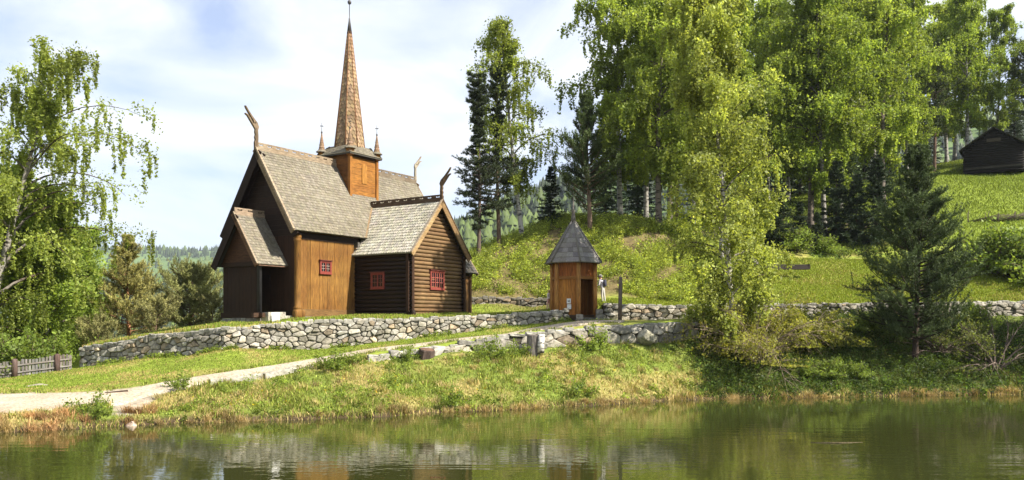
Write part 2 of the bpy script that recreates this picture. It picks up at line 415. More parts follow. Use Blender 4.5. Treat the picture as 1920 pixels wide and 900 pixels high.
def ground(X, Y):
    X = np.atleast_1d(np.asarray(X, float)).ravel(); Y = np.atleast_1d(np.asarray(Y, float)).ravel()
    zb, zm, zu = bank(X, Y), mid(X, Y), upper(X, Y)
    dy = Y - retY(X)
    inside = sstep(RX0-1.5, RX0+0.6, X) * (1 - sstep(RX1-0.6, RX1+1.5, X))
    w_sharp = sstep(0.16, 0.5, dy); w_soft = sstep(-1.5, 2.5, dy)
    wm = w_sharp*inside + w_soft*(1-inside)
    z = zb*(1-wm) + zm*wm
    wu = sstep(0.12, 0.5, Y - boundY(X)) * sstep(-25.7, -24.8, X)
    # behind the picket fence the ground stays low
    far = sstep(70, 95, Y)
    wl = np.maximum(wu, far)
    z = z*(1-wl) + zu*wl
    rough = 0.10*(fbm(X, Y, 0.9) - 0.5) + 0.28*(fbm(X, Y, 0.22, 2) - 0.5)*sstep(52, 62, Y)
    rough = rough * (1 - path_mask(X, Y)*0.85) * np.where(Y > 20, 1, 0.4)
    z = z + rough
    gd = np.hypot(X - 3.74, Y - 52.0)          # hollow under the gatehouse floor
    return np.where(gd < 1.5, np.minimum(z, 0.0 + 0.6*sstep(1.2, 1.5, gd)), z)

pn_pts = [(-40, 31.0), (-30, 31.5), (-19.2, 32.0), (-17.7, 33), (-16.7, 34), (-15.8, 36.9), (-13.5, 38.5), (-11.5, 40), (-8.4, 41.5), (-4.33, 43.3), (-.28, 45.5), (2.94, 47), (6.0, 48.2), (6.6, 49.6)]
pf_pts = [(-40, 38), (-22.5, 37.5), (-17.8, 37.5), (-16, 38.9), (-14.2, 40.3), (-9.6, 42.6), (-4.5, 45.1), (-.3, 47.3), (2.8, 49.3), (4.1, 50.4), (5.2, 50.6), (6.4, 50.0), (6.6, 49.7)]
pathN, pathF = poly_fn(pn_pts), poly_fn(pf_pts)
def path_mask(X, Y, m=0.0):
    X = np.asarray(X, float); Y = np.asarray(Y, float)
    jag = 0.5*(fbm(X, Y, 1.6, 2) - 0.5)
    a = (Y > pathN(X) - m + jag) & (Y < pathF(X) + m + jag) & (X < 6.6 + m)
    # worn track from the path down to the water
    tx = np.interp(Y, [31.5, 33, 35, 37], [-14.3, -14.9, -15.6, -16.3])
    tw = np.interp(Y, [31.5, 33, 35, 37], [0.25, 0.5, 0.8, 1.0])
    b = (np.abs(X - tx) < tw + m + jag) & (Y > 31.9) & (Y < 37.5)
    return (a | b).astype(float)

def axis(lo, hi, step, far_lo, far_hi, g=1.13):
    mid_ = list(np.arange(lo, hi + 1e-6, step))
    a = []; x, s = lo, step
    while x > far_lo: s *= g; x -= s; a.append(x)
    b = []; x, s = hi, step
    while x < far_hi: s *= g; x += s; b.append(x)
    return np.array(a[::-1] + mid_ + b)
gx = axis(-34, 40, 0.3, -900, 900); gy = axis(27, 72, 0.25, -300, 900)
GX, GY = np.meshgrid(gx, gy); gX, gY = GX.ravel(), GY.ravel()
gZ = ground(gX, gY)
nx, ny = len(gx), len(gy)
ii = (np.arange(ny-1)[:, None]*nx + np.arange(nx-1)[None]).ravel()
gF = np.stack([ii, ii+1, ii+nx+1, ii+nx], 1)

C_LAWN = np.array((0.17, 0.215, 0.03)); C_STRAW = np.array((0.36, 0.27, 0.11)); C_BANK = np.array((0.13, 0.17, 0.03)); C_MEAD = np.array((0.17, 0.215, 0.03))
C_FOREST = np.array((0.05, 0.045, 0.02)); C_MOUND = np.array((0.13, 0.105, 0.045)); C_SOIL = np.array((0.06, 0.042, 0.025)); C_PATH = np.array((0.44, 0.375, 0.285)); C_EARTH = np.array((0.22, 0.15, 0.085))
def mixc(a, b, t): return a*(1-t[:, None]) + b*t[:, None]
def ground_col(X, Y, Z):
    n1 = fbm(X, Y, 0.5); n2 = fbm(X+50, Y, 1.7)
    c = np.repeat(C_LAWN[None], len(X), 0) * (0.8 + 0.4*n2)[:, None]
    dryl = sstep(0.5, 0.7, n1)*0.45
    c = mixc(c, C_STRAW, dryl)
    low = (Y < np.minimum(retY(X), boundY(X) - 1.5)) & (Y < pathF(X)+0.2)
    tb = low.astype(float)
    cb = mixc(np.repeat(C_BANK[None], len(X), 0), C_STRAW*.8, sstep(0.42, 0.66, n1)*0.6)
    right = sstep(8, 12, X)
    cb = mixc(cb, np.array((0.05, 0.06, 0.018)), right)  # shade of the right bank put into the ground colour
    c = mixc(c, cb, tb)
    # right bank: undergrowth tone with the bank's shade put into the colour
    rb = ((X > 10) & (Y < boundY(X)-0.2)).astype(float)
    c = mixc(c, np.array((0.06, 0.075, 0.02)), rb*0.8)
    mound = sstep(0, 1.2, Y - (boundY(X) + 2.5)) * sstep(-8, -5, X) * (1 - sstep(13, 15.5, X + (Y-56)*0.1)) * sstep(56, 58.5, Y + 0.25*(X-3))
    c = mixc(c, C_MOUND*1.0, mound)
    c = mixc(c, C_EARTH, mound*sstep(0.63, 0.75, fbm(X, Y, 0.4))*0.3)
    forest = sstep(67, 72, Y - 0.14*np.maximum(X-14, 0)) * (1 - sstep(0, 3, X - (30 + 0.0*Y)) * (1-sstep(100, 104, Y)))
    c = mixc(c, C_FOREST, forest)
    mead = sstep(31, 34, X) * sstep(66, 70, Y) * (1-sstep(101, 106, Y))
    c = mixc(c, C_MEAD, mead)
    c = mixc(c, np.array((0.07, 0.10, 0.025)), sstep(130, 180, Y)*(1-sstep(-10, 10, X)))
    c = mixc(c, C_FOREST*0.8, sstep(108, 118, Y)*sstep(-10, 10, X))
    c = mixc(c, C_SOIL, 1 - sstep(0.10, 0.32, Z - WATER_Z))
    pm = path_mask(X, Y)
    c = mixc(c, C_PATH*.62, pm)
    return c
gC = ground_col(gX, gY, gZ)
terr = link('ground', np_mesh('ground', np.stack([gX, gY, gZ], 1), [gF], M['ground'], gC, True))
tag(terr, kind='structure')

# gravel path as its own sheet just above the ground
xs = np.concatenate([np.arange(-40, -19, 0.35), np.arange(-19, 6.61, 0.22)])
rows = []
for x in xs:
    for t in np.linspace(0, 1, 11):
        y = pathN(x)*(1-t) + pathF(x)*t
        j = 0.25*(fbm(np.array([x]), np.array([y+t*50]), 1.6, 2)[0] - 0.5)
        rows.append((x, y + j*(abs(t-0.5)*2), t))
rows = np.array(rows); pz = ground(rows[:, 0], rows[:, 1]) + np.where((rows[:, 2] < 0.01) | (rows[:, 2] > 0.99), -0.05, 0.06)
k = len(xs); ii = (np.arange(k-1)[:, None]*11 + np.arange(10)[None]).ravel()
pc = C_PATH * (0.85 + 0.3*fbm(rows[:, 0], rows[:, 1], 1.2))[:, None]
path = link('path', np_mesh('path', np.stack([rows[:, 0], rows[:, 1], pz], 1), [np.stack([ii, ii+11, ii+12, ii+1], 1)], M['gravel'], pc, True)); tag(path, kind='structure')

# pond
wv = [(-300, -40, WATER_Z), (300, -40, WATER_Z), (300, 62, WATER_Z), (-300, 62, WATER_Z)]
water = link('water', np_mesh('water', wv, [np.array([[0, 1, 2, 3]])], M['water'])); tag(water, kind='structure')

# distant hills: one sheet per ridge line, profile given in metres
def hill(name, Y0, Y1, X0, X1, ridge, base, nxx=120, nyy=26, col=(0.10, 0.15, 0.05)):
    X = np.linspace(X0, X1, nxx); T = np.linspace(0, 1.6, nyy)
    XX, TT = np.meshgrid(X, T)
    YY = Y0 + (Y1-Y0)*TT
    h = ridge(XX.ravel()); tt = TT.ravel()  # darkens blade colour to paint in the right bank's shade
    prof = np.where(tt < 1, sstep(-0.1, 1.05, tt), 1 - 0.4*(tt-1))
    Z = base + (h-base)*prof + (fbm(XX.ravel(), YY.ravel(), 6/(Y1-Y0), 3)-0.5)*0.12*(h-base)
    i = (np.arange(nyy-1)[:, None]*nxx + np.arange(nxx-1)[None]).ravel()
    c = np.array(col)*(0.7+0.6*fbm(XX.ravel(), YY.ravel(), 9/(Y1-Y0)))[:, None]
    field = sstep(0.56, 0.64, fbm(XX.ravel()+999, YY.ravel(), 7/(Y1-Y0), 2))*(1.0 if Y1 > 1000 else 0.0)
    c = mixc(c, np.array((0.20, 0.27, 0.08)), field)
    o = link(name, np_mesh(name, np.stack([XX.ravel(), YY.ravel(), Z], 1), [np.stack([i, i+1, i+nxx+1, i+nxx], 1)], M['ground'], c, True))
    tag(o, kind='structure')
    return XX.ravel(), YY.ravel(), Z, tt
def ridgeA(X): return np.interp(X, [-3400, -1400, -900, 0, 900], [222, 216, 206, 200, 190]) + 10*(fbm(X, X*0, 1/260.) - 0.5)
def ridgeB(X): return np.interp(X, [-420, -160, -70, 0, 120, 500], [10, 55, 74, 112, 150, 190])
HA = hill('hills', 900, 2500, -3600, 1200, ridgeA, -40, 200, 40)
HB = hill('hills', 380, 800, -420, 520, ridgeB, -35, 120, 30)

def cones(name, centers, h, r, cols, label, sides=5):
    n = len(centers)
    a = np.linspace(0, 2*np.pi, sides, endpoint=False)
    tiers = [(1.0, 0.12), (0.42, 0.5), (0.75, 0.42), (0.0, 1.0)]
    V = []
    for rr, hh in tiers:
        jj = rng.uniform(0.75, 1.25, (n, sides))
        x = centers[:, 0:1] + r[:, None]*rr*np.cos(a)*jj; y = centers[:, 1:2] + r[:, None]*rr*np.sin(a)*jj
        z = np.repeat((centers[:, 2] + h*hh)[:, None], sides, 1)
        V.append(np.stack([x, y, z], -1))
    V = np.stack(V, 1)                       # n,4,sides,3
    base = (np.arange(n)*4*sides)[:, None]
    Fs = []
    for t0, t1 in ((0, 1), (2, 3)):
        for j in range(sides):
            j2 = (j+1) % sides
            Fs.append(np.concatenate([base+t0*sides+j, base+t0*sides+j2, base+t1*sides+j2, base+t1*sides+j], 1))
    C = np.repeat(cols, 4*sides, 0)
    o = link(name, np_mesh(name, V.reshape(-1, 3), [np.concatenate(Fs)], M['needle'], C))
    tag(o, label, 'forest', kind='stuff'); return o
def forest_on(H, n, hmin, hmax, name, label, clear=0.58):
    XX, YY, Z, tt = H
    idx = rng.integers(0, len(XX), n)
    ok = tt[idx] < 1.12; idx = idx[ok]
    dx = (XX.max()-XX.min())/len(np.unique(XX)); dy = np.diff(np.unique(YY)).mean()
    x = XX[idx] + rng.uniform(-dx, dx, len(idx))*0.5; y = YY[idx] + rng.uniform(-dy, dy, len(idx))*0.5
    z = Z[idx]
    f = fbm(x+999, y, 7/(y.max()-y.min()), 2); ok = (f < clear) | (rng.random(len(x)) < 0.06)
    x, y, z = x[ok], y[ok], z[ok]
    h = rng.uniform(hmin, hmax, len(x))
    dec = fbm(x, y+333, 10/(YY.max()-YY.min()), 2) + rng.uniform(-.15, .15, len(x)) > 0.56
    c = np.where(dec[:, None], np.array((0.085, 0.12, 0.03)), np.array((0.032, 0.048, 0.02)))*rng.uniform(0.7, 1.3, (len(x), 1))
    r = h*np.where(dec, rng.uniform(0.3, 0.45, len(x)), rng.uniform(0.16, 0.26, len(x)))
    cones(name, np.stack([x, y, z-1.5], 1), h, r, c, label)
forest_on(HA, 26000, 11, 20, 'far_forest', 'hazy mixed forest covering the far hillside across the valley')
forest_on(HB, 15000, 9, 18, 'hillside_forest', 'mixed spruce and birch forest on the nearer hillside behind the church', 0.8)

# summer haze that lets the far hillsides fade
hz = MB(); hz.box((-4200, -320, -140), (2600, 4300, 420)); hv = hz.build('haze', M['water']); hv.data.materials.clear()
hm = bpy.data.materials.new('haze_air'); hm.use_nodes = True; hn = hm.node_tree
for n in list(hn.nodes): hn.nodes.remove(n)
ho = hn.nodes.new('ShaderNodeOutputMaterial'); pv = hn.nodes.new('ShaderNodeVolumePrincipled'); pv.inputs['Color'].default_value = (0.80, 0.88, 1.0, 1); pv.inputs['Density'].default_value = 0.0001; pv.inputs['Anisotropy'].default_value = 0.3
hn.links.new(pv.outputs[0], ho.inputs['Volume']); hv.data.materials.append(hm); tag(hv, 'thin blue summer haze over the valley', 'haze', kind='stuff')
# ================================================================== stave church
Z0 = 0.25
church = empty('stave_church', (-12.09, 48.0, Z0), math.atan2(D1.y, D1.x))
tag(church, 'brown tarred timber stave church with steep shingled roofs, dragon heads and a tall needle spire', 'church')
HONEY = (0.30, 0.150, 0.033); TAR_SHADED = (0.026, 0.012, 0.005); LOG = (0.27, 0.165, 0.072); LOG_SHADED = (0.03, 0.015, 0.007); ORANGE = (0.44, 0.19, 0.036)  # tarred and dark log tones have the shade of their sides put in
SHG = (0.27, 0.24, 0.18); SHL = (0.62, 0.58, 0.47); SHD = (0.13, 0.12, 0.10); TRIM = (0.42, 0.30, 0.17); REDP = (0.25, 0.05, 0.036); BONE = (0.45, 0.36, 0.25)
V = Vector

def plank_wall(mb, p0, p1, z0, ztop, n_out, col, wmin=0.24, wmax=0.42, th=0.07):
    """upright boards from p0 to p1 (2-D); ztop may be a function of the distance"""
    p0, p1 = V((*p0, 0)), V((*p1, 0)); Ln = (p1-p0).length; d = (p1-p0)/Ln; n = V((*n_out, 0))
    s = 0
    while s < Ln - 0.02:
        wd = min(random.uniform(wmin, wmax), Ln - s)
        if Ln - s - wd < 0.12: wd = Ln - s
        o = random.uniform(0, 0.022)
        a, b = p0 + d*(s+0.006), p0 + d*(s+wd-0.006)
        za, zb = (ztop(s), ztop(s+wd)) if callable(ztop) else (ztop, ztop)
        q = [a - n*th, b - n*th, b + n*o, a + n*o]
        v = [(p.x, p.y, z0) for p in q] + [(q[0].x, q[0].y, za), (q[1].x, q[1].y, zb), (q[2].x, q[2].y, zb), (q[3].x, q[3].y, za)]
        mb.add(v, [(3,2,1,0),(4,5,6,7),(0,1,5,4),(1,2,6,5),(2,3,7,6),(3,0,4,7)], jc(col, 0.2))
        s += wd

def log_wall(mb, p0, p1, z0, z1, n_out, col, dia=0.24, lim=None, ext=0.0):
    p0, p1 = V((*p0, 0)), V((*p1, 0)); Ln = (p1-p0).length; d = (p1-p0)/Ln; n = V((*n_out, 0)); z = z0 + dia/2
    while z < z1:
        a, b = -ext, Ln + ext
        if lim:
            a, b = lim(z)
            if b - a < 0.25: break
        r = dia/2*random.uniform(0.98, 1.06)
        pts = [p0 + d*(a + (b-a)*t) + n*(random.uniform(-.012, .012)) + V((0, 0, z + random.uniform(-.008, .008))) for t in np.linspace(0, 1, 6)]
        c = jc(col, 0.2)
        mb.tube(pts, [r*random.uniform(0.97, 1.03) for _ in pts], 10, c)
        z += dia*0.985

def shingles(mb, e0, e1, up, length, row, wid, col, keep=None, th=0.022, tip=0.0, jit=0.22):
    """e0->e1 eave line, up = unit slope vector, rows of boards overlapping downwards"""
    e0, e1, up = V(e0), V(e1), V(up); Ln = (e1-e0).length; d = (e1-e0)/Ln; n = d.cross(up).normalized()
    if n.z < 0: n = -n
    nr = int(length/row) + 1
    mb.obox((e0+e1)/2 + up*length/2 - n*0.035, d*Ln/2, up*length/2, n*0.03, (col[0]*.5, col[1]*.5, col[2]*.5))
    for r in range(nr):
        s = -random.uniform(0, wid)
        rowc = random.uniform(0.93, 1.07)
        while s < Ln:
            w_ = wid*random.uniform(0.75, 1.25)
            a, b = max(s, 0)+0.004, min(s+w_, Ln)-0.004
            s += w_
            if b - a < 0.02: continue
            y0 = r*row + random.uniform(-.012, .012); y1 = min(y0 + row*1.7, length)
            if y0 >= length - 0.03: continue
            c = e0 + d*(a+b)/2 + up*y0
            if keep and not keep(c): continue
            lift = th*random.uniform(0.8, 1.6)
            P = lambda s_, y_, h: e0 + d*s_ + up*y_ + n*h
            cc = jc((col[0]*rowc, col[1]*rowc, col[2]*rowc), jit)
            if tip:
                m_ = (a+b)/2
                v = [P(a, y0+tip, lift+.012), P(m_, y0, lift+.012), P(b, y0+tip, lift+.012), P(b, y1, .004), P(a, y1, .004), P(a, y0+tip, -.01), P(m_, y0, -.01), P(b, y0+tip, -.01)]
                mb.add(v, [(0,1,2,3,4), (5,6,1,0), (6,7,2,1)], cc)
            else:
                v = [P(a, y0, lift+.012), P(b, y0, lift+.012), P(b, y1, .004), P(a, y1, .004), P(a, y0, -.01), P(b, y0, -.01)]
                mb.add(v, [(0,1,2,3), (4,5,1,0)], cc)

def ridge_comb(name, p0, p1, hgt, col, parent, unit=0.62):
    """pierced ridge board"""
    mb = MB(); p0, p1 = V(p0), V(p1); Ln = (p1-p0).length; d = (p1-p0)/Ln; zz = V((0, 0, 1)); s_ = d.cross(zz)
    th = 0.055
    B = lambda a, b, z0, z1, t=th, c=None: mb.obox(p0 + d*(a+b)/2 + zz*(z0+z1)/2, d*(b-a)/2, s_*t/2, zz*(z1-z0)/2, c or jc(col, .06))
    B(0, Ln, -0.16, hgt*0.36, th*2.6); B(0, Ln, hgt*0.36, hgt*0.5); B(0, Ln, hgt*0.74, hgt)
    n = max(2, int(Ln/unit)); u = Ln/n
    for i in range(n+1):
        a, b = max(0, i*u - u*0.27), min(Ln, i*u + u*0.27)
        B(a, b, hgt*0.5, hgt*0.74)
        if i < n:
            B(i*u+u*0.40, i*u+u*0.47, hgt*0.62, hgt*0.74); B(i*u+u*0.53, i*u+u*0.60, hgt*0.62, hgt*0.74)
    return mb.build(name, M['wood_h'], parent)

HEAD = [(-.11, 0), (.13, 0), (.14, .45), (.08, .60), (.13, .76), (.07, .92), (.12, 1.08), (.09, 1.24), (.20, 1.38), (.36, 1.56), (.54, 1.78), (.70, 1.97), (.86, 2.06), (.85, 2.11), (.68, 2.06), (.50, 1.90),
        (.36, 1.70), (.24, 1.56), (.19, 1.60), (.26, 1.76), (.42, 1.96), (.62, 2.18), (.80, 2.40), (.88, 2.56), (.80, 2.54), (.64, 2.34), (.46, 2.15), (.26, 1.95), (.06, 1.78), (-.06, 1.68), (-.12, 1.54), (-.17, 1.42), (-.10, 1.22), (-.13, .8), (-.11, .4)]
def dragon(base, face, sc, col, th=0.15):
    mb = MB(); f = V(face); n = f.cross(V((0, 0, 1)))
    mb.prism([(a*sc, b*sc) for a, b in HEAD], base, f, V((0, 0, 1)), n, th*sc, col)
    # raised eye and crest ridge
    b = V(base)
    for sgn in (-1, 1):
        mb.obox(b + f*0.12*sc + V((0, 0, 1.66*sc)) + n*sgn*th*sc*0.5, f*0.05*sc, n*0.03*sc, V((0, 0, 0.04*sc)), (col[0]*.4, col[1]*.4, col[2]*.4))
        mb.obox(b + V((0, 0, 0.75*sc)) + n*sgn*th*sc*0.5, f*0.05*sc, n*0.02*sc, V((0, 0, 0.6*sc)), (col[0]*.8, col[1]*.8, col[2]*.8))
    return mb.build('dragon_head', M['wood_v'], church)

def window(cx, cz, w, h, origin, d, n, cols, rows, sash, parent, muntin=(0.4, 0.22, 0.17)):
    """framed window standing proud of a wall: origin + d*cx, normal n"""
    o, d, n = V(origin), V(d), V(n); zz = V((0, 0, 1)); c = o + d*cx + zz*cz
    mb = MB(); f = 0.085
    B = lambda u0, u1, z0, z1, n0, n1, col: mb.obox(c + d*(u0+u1)/2 + zz*(z0+z1)/2 + n*(n0+n1)/2, d*(u1-u0)/2, n*(n1-n0)/2, zz*(z1-z0)/2, col)
    B(-w/2, w/2, -h/2, -h/2+f, -.05, .07, REDP); B(-w/2, w/2, h/2-f, h/2, -.05, .07, REDP)
    B(-w/2, -w/2+f, -h/2+f, h/2-f, -.05, .068, REDP); B(w/2-f, w/2, -h/2+f, h/2-f, -.05, .068, REDP)
    B(-w/2-.05, w/2+.05, h/2, h/2+.05, -.05, .13, (REDP[0]*.5, REDP[1]*.6, REDP[2]*.6)); B(-w/2-.03, w/2+.03, -h/2-.04, -h/2, -.05, .10, REDP)
    fr = mb.build('window', M['paint'], parent)
    g = MB(); g.obox(c + n*0.0, d*(w/2-f), n*0.008, zz*(h/2-f), (0, 0, 0)); g.build('pane', M['glass'], fr)
    iw = w - 2*f; ih = h - 2*f; sw = iw/sash
    for s in range(sash):
        q = MB(); x0 = -iw/2 + s*sw; e = 0.042
        BB = lambda u0, u1, z0, z1, n1, col: q.obox(c + d*(u0+u1)/2 + zz*(z0+z1)/2 + n*(n1+.01)/2, d*(u1-u0)/2, n*(n1-.01)/2, zz*(z1-z0)/2, col)
        BB(x0+.003, x0+e, -ih/2, ih/2, .05, REDP); BB(x0+sw-e, x0+sw-.003, -ih/2, ih/2, .05, REDP); BB(x0+e, x0+sw-e, -ih/2, -ih/2+e, .048, REDP); BB(x0+e, x0+sw-e, ih/2-e, ih/2, .048, REDP)
        for i in range(1, cols): u = x0+e+(sw-2*e)*i/cols; BB(u-.012, u+.012, -ih/2+e, ih/2-e, .032, muntin)
        for j in range(1, rows): z = -ih/2+e+(ih-2*e)*j/rows; BB(x0+e, x0+sw-e, z-.012, z+.012, .030, muntin)
        q.build('sash', M['paint'], fr)
    return fr

def barge(p_apex, p_eave, w, th, col, parent=church):
    mb = MB(); a, b = V(p_apex), V(p_eave); d = (b-a).normalized()
    up = V((0, 0, 1)) - d*d.z; up.normalize()
    side = d.cross(up)
    mb.obox((a+b)/2 - up*w/2, (b-a)/2, side*th/2, up*w/2, col)
    return mb.build('barge_board', M['wood_h'], parent)

NW, NL = 5.30, 13.2                   # nave width, total length
SL = 1.554; RZ = 9.72                 # nave roof slope, ridge height
def nroof(y): return RZ - abs(y - NW/2)*SL
EO = 0.45                             # eave overhang
ZE = nroof(-EO)
# ---- nave
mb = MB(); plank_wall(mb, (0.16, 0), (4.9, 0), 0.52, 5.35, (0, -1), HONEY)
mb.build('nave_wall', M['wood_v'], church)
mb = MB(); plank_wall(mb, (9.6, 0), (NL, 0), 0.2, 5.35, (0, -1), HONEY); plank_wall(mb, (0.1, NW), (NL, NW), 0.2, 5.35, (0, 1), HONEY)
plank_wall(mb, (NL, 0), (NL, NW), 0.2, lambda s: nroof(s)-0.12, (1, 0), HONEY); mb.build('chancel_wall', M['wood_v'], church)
mb = MB(); plank_wall(mb, (0, 0), (0, NW), 0.45, 4.7, (-1, 0), (0.055, 0.024, 0.009)); mb.build('front_wall', M['wood_v'], church)  # front away from the sun: shade put into the board colour
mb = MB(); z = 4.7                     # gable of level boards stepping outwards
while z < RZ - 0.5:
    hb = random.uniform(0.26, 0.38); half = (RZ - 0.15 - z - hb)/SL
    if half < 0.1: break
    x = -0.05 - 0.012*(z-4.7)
    mb.box((x, NW/2-half-0.0, z+.004), (0.08, NW/2+half+0.0, z+hb-.004), jc((0.03, 0.014, 0.006), .2)); z += hb  # gable boards carry the same shade in their colour
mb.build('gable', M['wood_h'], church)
mb = MB(); mb.box((0.1, -0.05, 0.10), (4.95, 0.1, 0.52), (0.27, 0.155, 0.055)); mb.box((-0.06, 0.1, 0.08), (0.1, NW, 0.45), TAR_SHADED); mb.build('sill_beam', M['wood_h'], church)
mb = MB(); mb.box((0.1, -0.10, 4.62), (4.9, -0.004, 4.86), TAR_SHADED)
for i in range(48): mb.box((0.2+i*0.098, -0.075, 4.47), (0.255+i*0.098, -0.004, 4.62), TAR_SHADED)
for xx in (4.55,): mb.box((xx, -0.34, 4.3), (xx+0.16, -0.01, 4.62), (0.16, 0.15, 0.13))
mb.build('wall_plate', M['wood_h'], church)
mb = MB()
prof = [(.24, -.05), (.27, .05), (.27, .30), (.25, .42), (.20, .46), (.235, .50), (.235, .58), (.19, .62), (.185, 1.0), (.18, 4.25), (.21, 4.3), (.22, 4.40), (.20, 4.46), (.23, 4.50), (.23, 4.6), (.2, 4.7)]
mb.lathe((0.05, 0.02, 0.05), prof, 18, HONEY)
mb.build('corner_post', M['wood_v'], church)
mb = MB(); mb.lathe((0.05, NW-0.02, 0.05), prof, 18, TAR_SHADED); mb.build('corner_post', M['wood_v'], church)
mb = MB(); mb.lathe((NL, 0.02, 0.05), prof, 18, HONEY); mb.build('corner_post', M['wood_v'], church)
# small feet beside the post
mb = MB()
for (x, y) in ((-0.19, -0.16), (0.30, -0.17)): mb.lathe((x, y, -.05), [(.10, 0), (.12, .2), (.12, .42), (.08, .5)], 10, HONEY)
mb.build('post_foot', M['wood_v'], church)
# roof
FO = 0.62
mb = MB()
upv = V((0, 1, SL)).normalized(); sl_len = (NW/2+EO)*math.sqrt(1+SL*SL)
def keep_nave(c): return True
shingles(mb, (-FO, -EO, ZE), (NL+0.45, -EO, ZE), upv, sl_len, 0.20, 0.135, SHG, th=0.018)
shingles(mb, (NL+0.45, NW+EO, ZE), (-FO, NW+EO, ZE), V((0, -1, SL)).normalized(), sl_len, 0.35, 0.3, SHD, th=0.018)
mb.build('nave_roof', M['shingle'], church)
ridge_comb('ridge_comb', (-FO, NW/2, RZ+0.06), (5.72, NW/2, RZ+0.06), 0.34, (0.43, 0.34, 0.23), church)
ridge_comb('ridge_comb', (8.1, NW/2, RZ+0.06), (NL+0.45, NW/2, RZ+0.06), 0.36, (0.27, 0.22, 0.16), church)
ap = V((-FO-0.04, NW/2, RZ+0.05))
barge(ap, (-FO-0.04, -EO-.05, ZE-.03), 0.30, 0.07, (0.30, 0.22, 0.13)); barge(ap + V((0.0, 0, 0)), (-FO-0.04, NW+EO+.05, ZE-.03), 0.55, 0.07, TAR_SHADED)
mb = MB(); mb.beam((-FO-.06, -EO-.02, ZE+.03), (-FO-.06, NW/2, RZ+.13), 0.15, 0.10, BONE); mb.build('verge_board', M['wood_h'], church)
barge((-0.30, NW/2, RZ-.1), (-0.30, -EO+.05, ZE-.15), 0.42, 0.10, TAR_SHADED); barge((-0.30, NW/2, RZ-.1), (-0.30, NW+EO-.05, ZE-.15), 0.42, 0.10, TAR_SHADED)
ap = V((NL+0.5, NW/2, RZ+0.05)); barge(ap, (NL+0.5, -EO-.05, ZE-.03), 0.35, 0.07, TRIM); barge(ap, (NL+0.5, NW+EO+.05, ZE-.03), 0.35, 0.07, TRIM)
dragon((-FO-.02, NW/2, RZ-.05), (-1, 0, 0), 0.92, (0.27, 0.20, 0.13)); dragon((NL+.42, NW/2, RZ+.1), (1, 0, 0), 0.74, (0.5, 0.44, 0.33))
window(2.15, 2.98, 0.92, 0.74, (0, -0.03, 0), (1, 0, 0), (0, -1, 0), 2, 3, 2, church, (0.42, 0.30, 0.25))

# ---- transept
TX0, TX1, TY = 4.72, 9.77, -4.25; TC = (TX0+TX1)/2
TSL = 1.15; TRZ = 7.12; TE = 0.36
def troof(x): return TRZ - abs(x-TC)*TSL
TZE = troof(TX0-TE); tb = 0.15
gab = MB()
log_wall(gab, (TX0, TY), (TX1, TY), tb, TRZ, (0, -1), LOG, 0.235, lim=lambda z: (0.02, TX1-TX0-0.02) if z < troof(TX0)-0.25 else ((z+0.22-troof(TX0))/TSL, TX1-TX0-(z+0.22-troof(TX0))/TSL))
gab.build('transept_gable', M['wood_h'], church)
mb = MB(); log_wall(mb, (TX0, TY), (TX0, 0), tb, troof(TX0)-0.15, (-1, 0), LOG_SHADED, 0.25); mb.build('transept_wall', M['wood_h'], church)
mb = MB(); log_wall(mb, (TX1, TY), (TX1, 0), tb, troof(TX0)-0.15, (1, 0), LOG_SHADED, 0.25); mb.build('transept_wall', M['wood_h'], church)
for (x, sx) in ((TX0, -1), (TX1, 1)):
    mb = MB()                              # projecting log ends at the corner, boxed in by two upright boards
    z = tb + 0.12
    while z < troof(TX0) - 0.4:
        mb.tube([(x, TY-0.02, z), (x, TY-0.24, z)], [0.115, 0.10], 8, jc(LOG_SHADED, .15)); mb.tube([(x+sx*.02, TY, z-.11), (x+sx*0.20, TY, z-.11)], [0.11, 0.10], 8, jc(LOG_SHADED, .15)); z += 0.235
    mb.box((x-.10, TY-0.28, tb+0.28), (x+.10, TY-0.235, troof(TX0)-0.3), (0.06, 0.028, 0.012)); mb.box((x+sx*.2-.03, TY-.1, tb+0.28), (x+sx*.2+.03, TY+.1, troof(TX0)-0.3), (0.06, 0.028, 0.012))
    mb.lathe((x, TY-0.28, tb-.1), [(.10, 0), (.15, .12), (.15, .32), (.07, .46)], 10, LOG_SHADED)
    mb.build('corner_board', M['wood_v'], church)
mb = MB(); tup = V((1, 0, TSL)).normalized(); tl = (TC-TX0+TE)*math.sqrt(1+TSL**2); TO = 0.42
rb = 0.98                                  # where the ridge dies into the nave roof
def keep_t(c): return c.z > nroof(c.y) - 0.06 or c.y < -EO - 0.0
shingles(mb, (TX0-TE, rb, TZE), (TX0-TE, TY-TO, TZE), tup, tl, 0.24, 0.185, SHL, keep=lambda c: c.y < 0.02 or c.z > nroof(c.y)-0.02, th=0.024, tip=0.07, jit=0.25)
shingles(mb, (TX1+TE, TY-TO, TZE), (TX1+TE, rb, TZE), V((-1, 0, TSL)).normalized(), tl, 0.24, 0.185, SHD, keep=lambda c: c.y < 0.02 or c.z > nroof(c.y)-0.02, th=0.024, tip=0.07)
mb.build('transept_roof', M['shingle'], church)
mb = MB(); mb.beam((TX0+0.35, -0.45, ZE+0.02), (TC, rb+.02, TRZ+.07), 0.16, 0.05, TRIM); mb.build('valley_board', M['wood_h'], church)
ridge_comb('ridge_comb', (TC, TY-TO, TRZ+.05), (TC, rb+0.1, TRZ+.05), 0.33, (0.13, 0.085, 0.05), church)
ap = V((TC, TY-TO-.03, TRZ+.06))
barge(ap, (TX0-TE-.05, TY-TO-.03, TZE-.02), 0.26, 0.07, (0.5, 0.34, 0.16)); barge(ap, (TX1+TE+.05, TY-TO-.03, TZE-.02), 0.34, 0.07, (0.34, 0.22, 0.10))
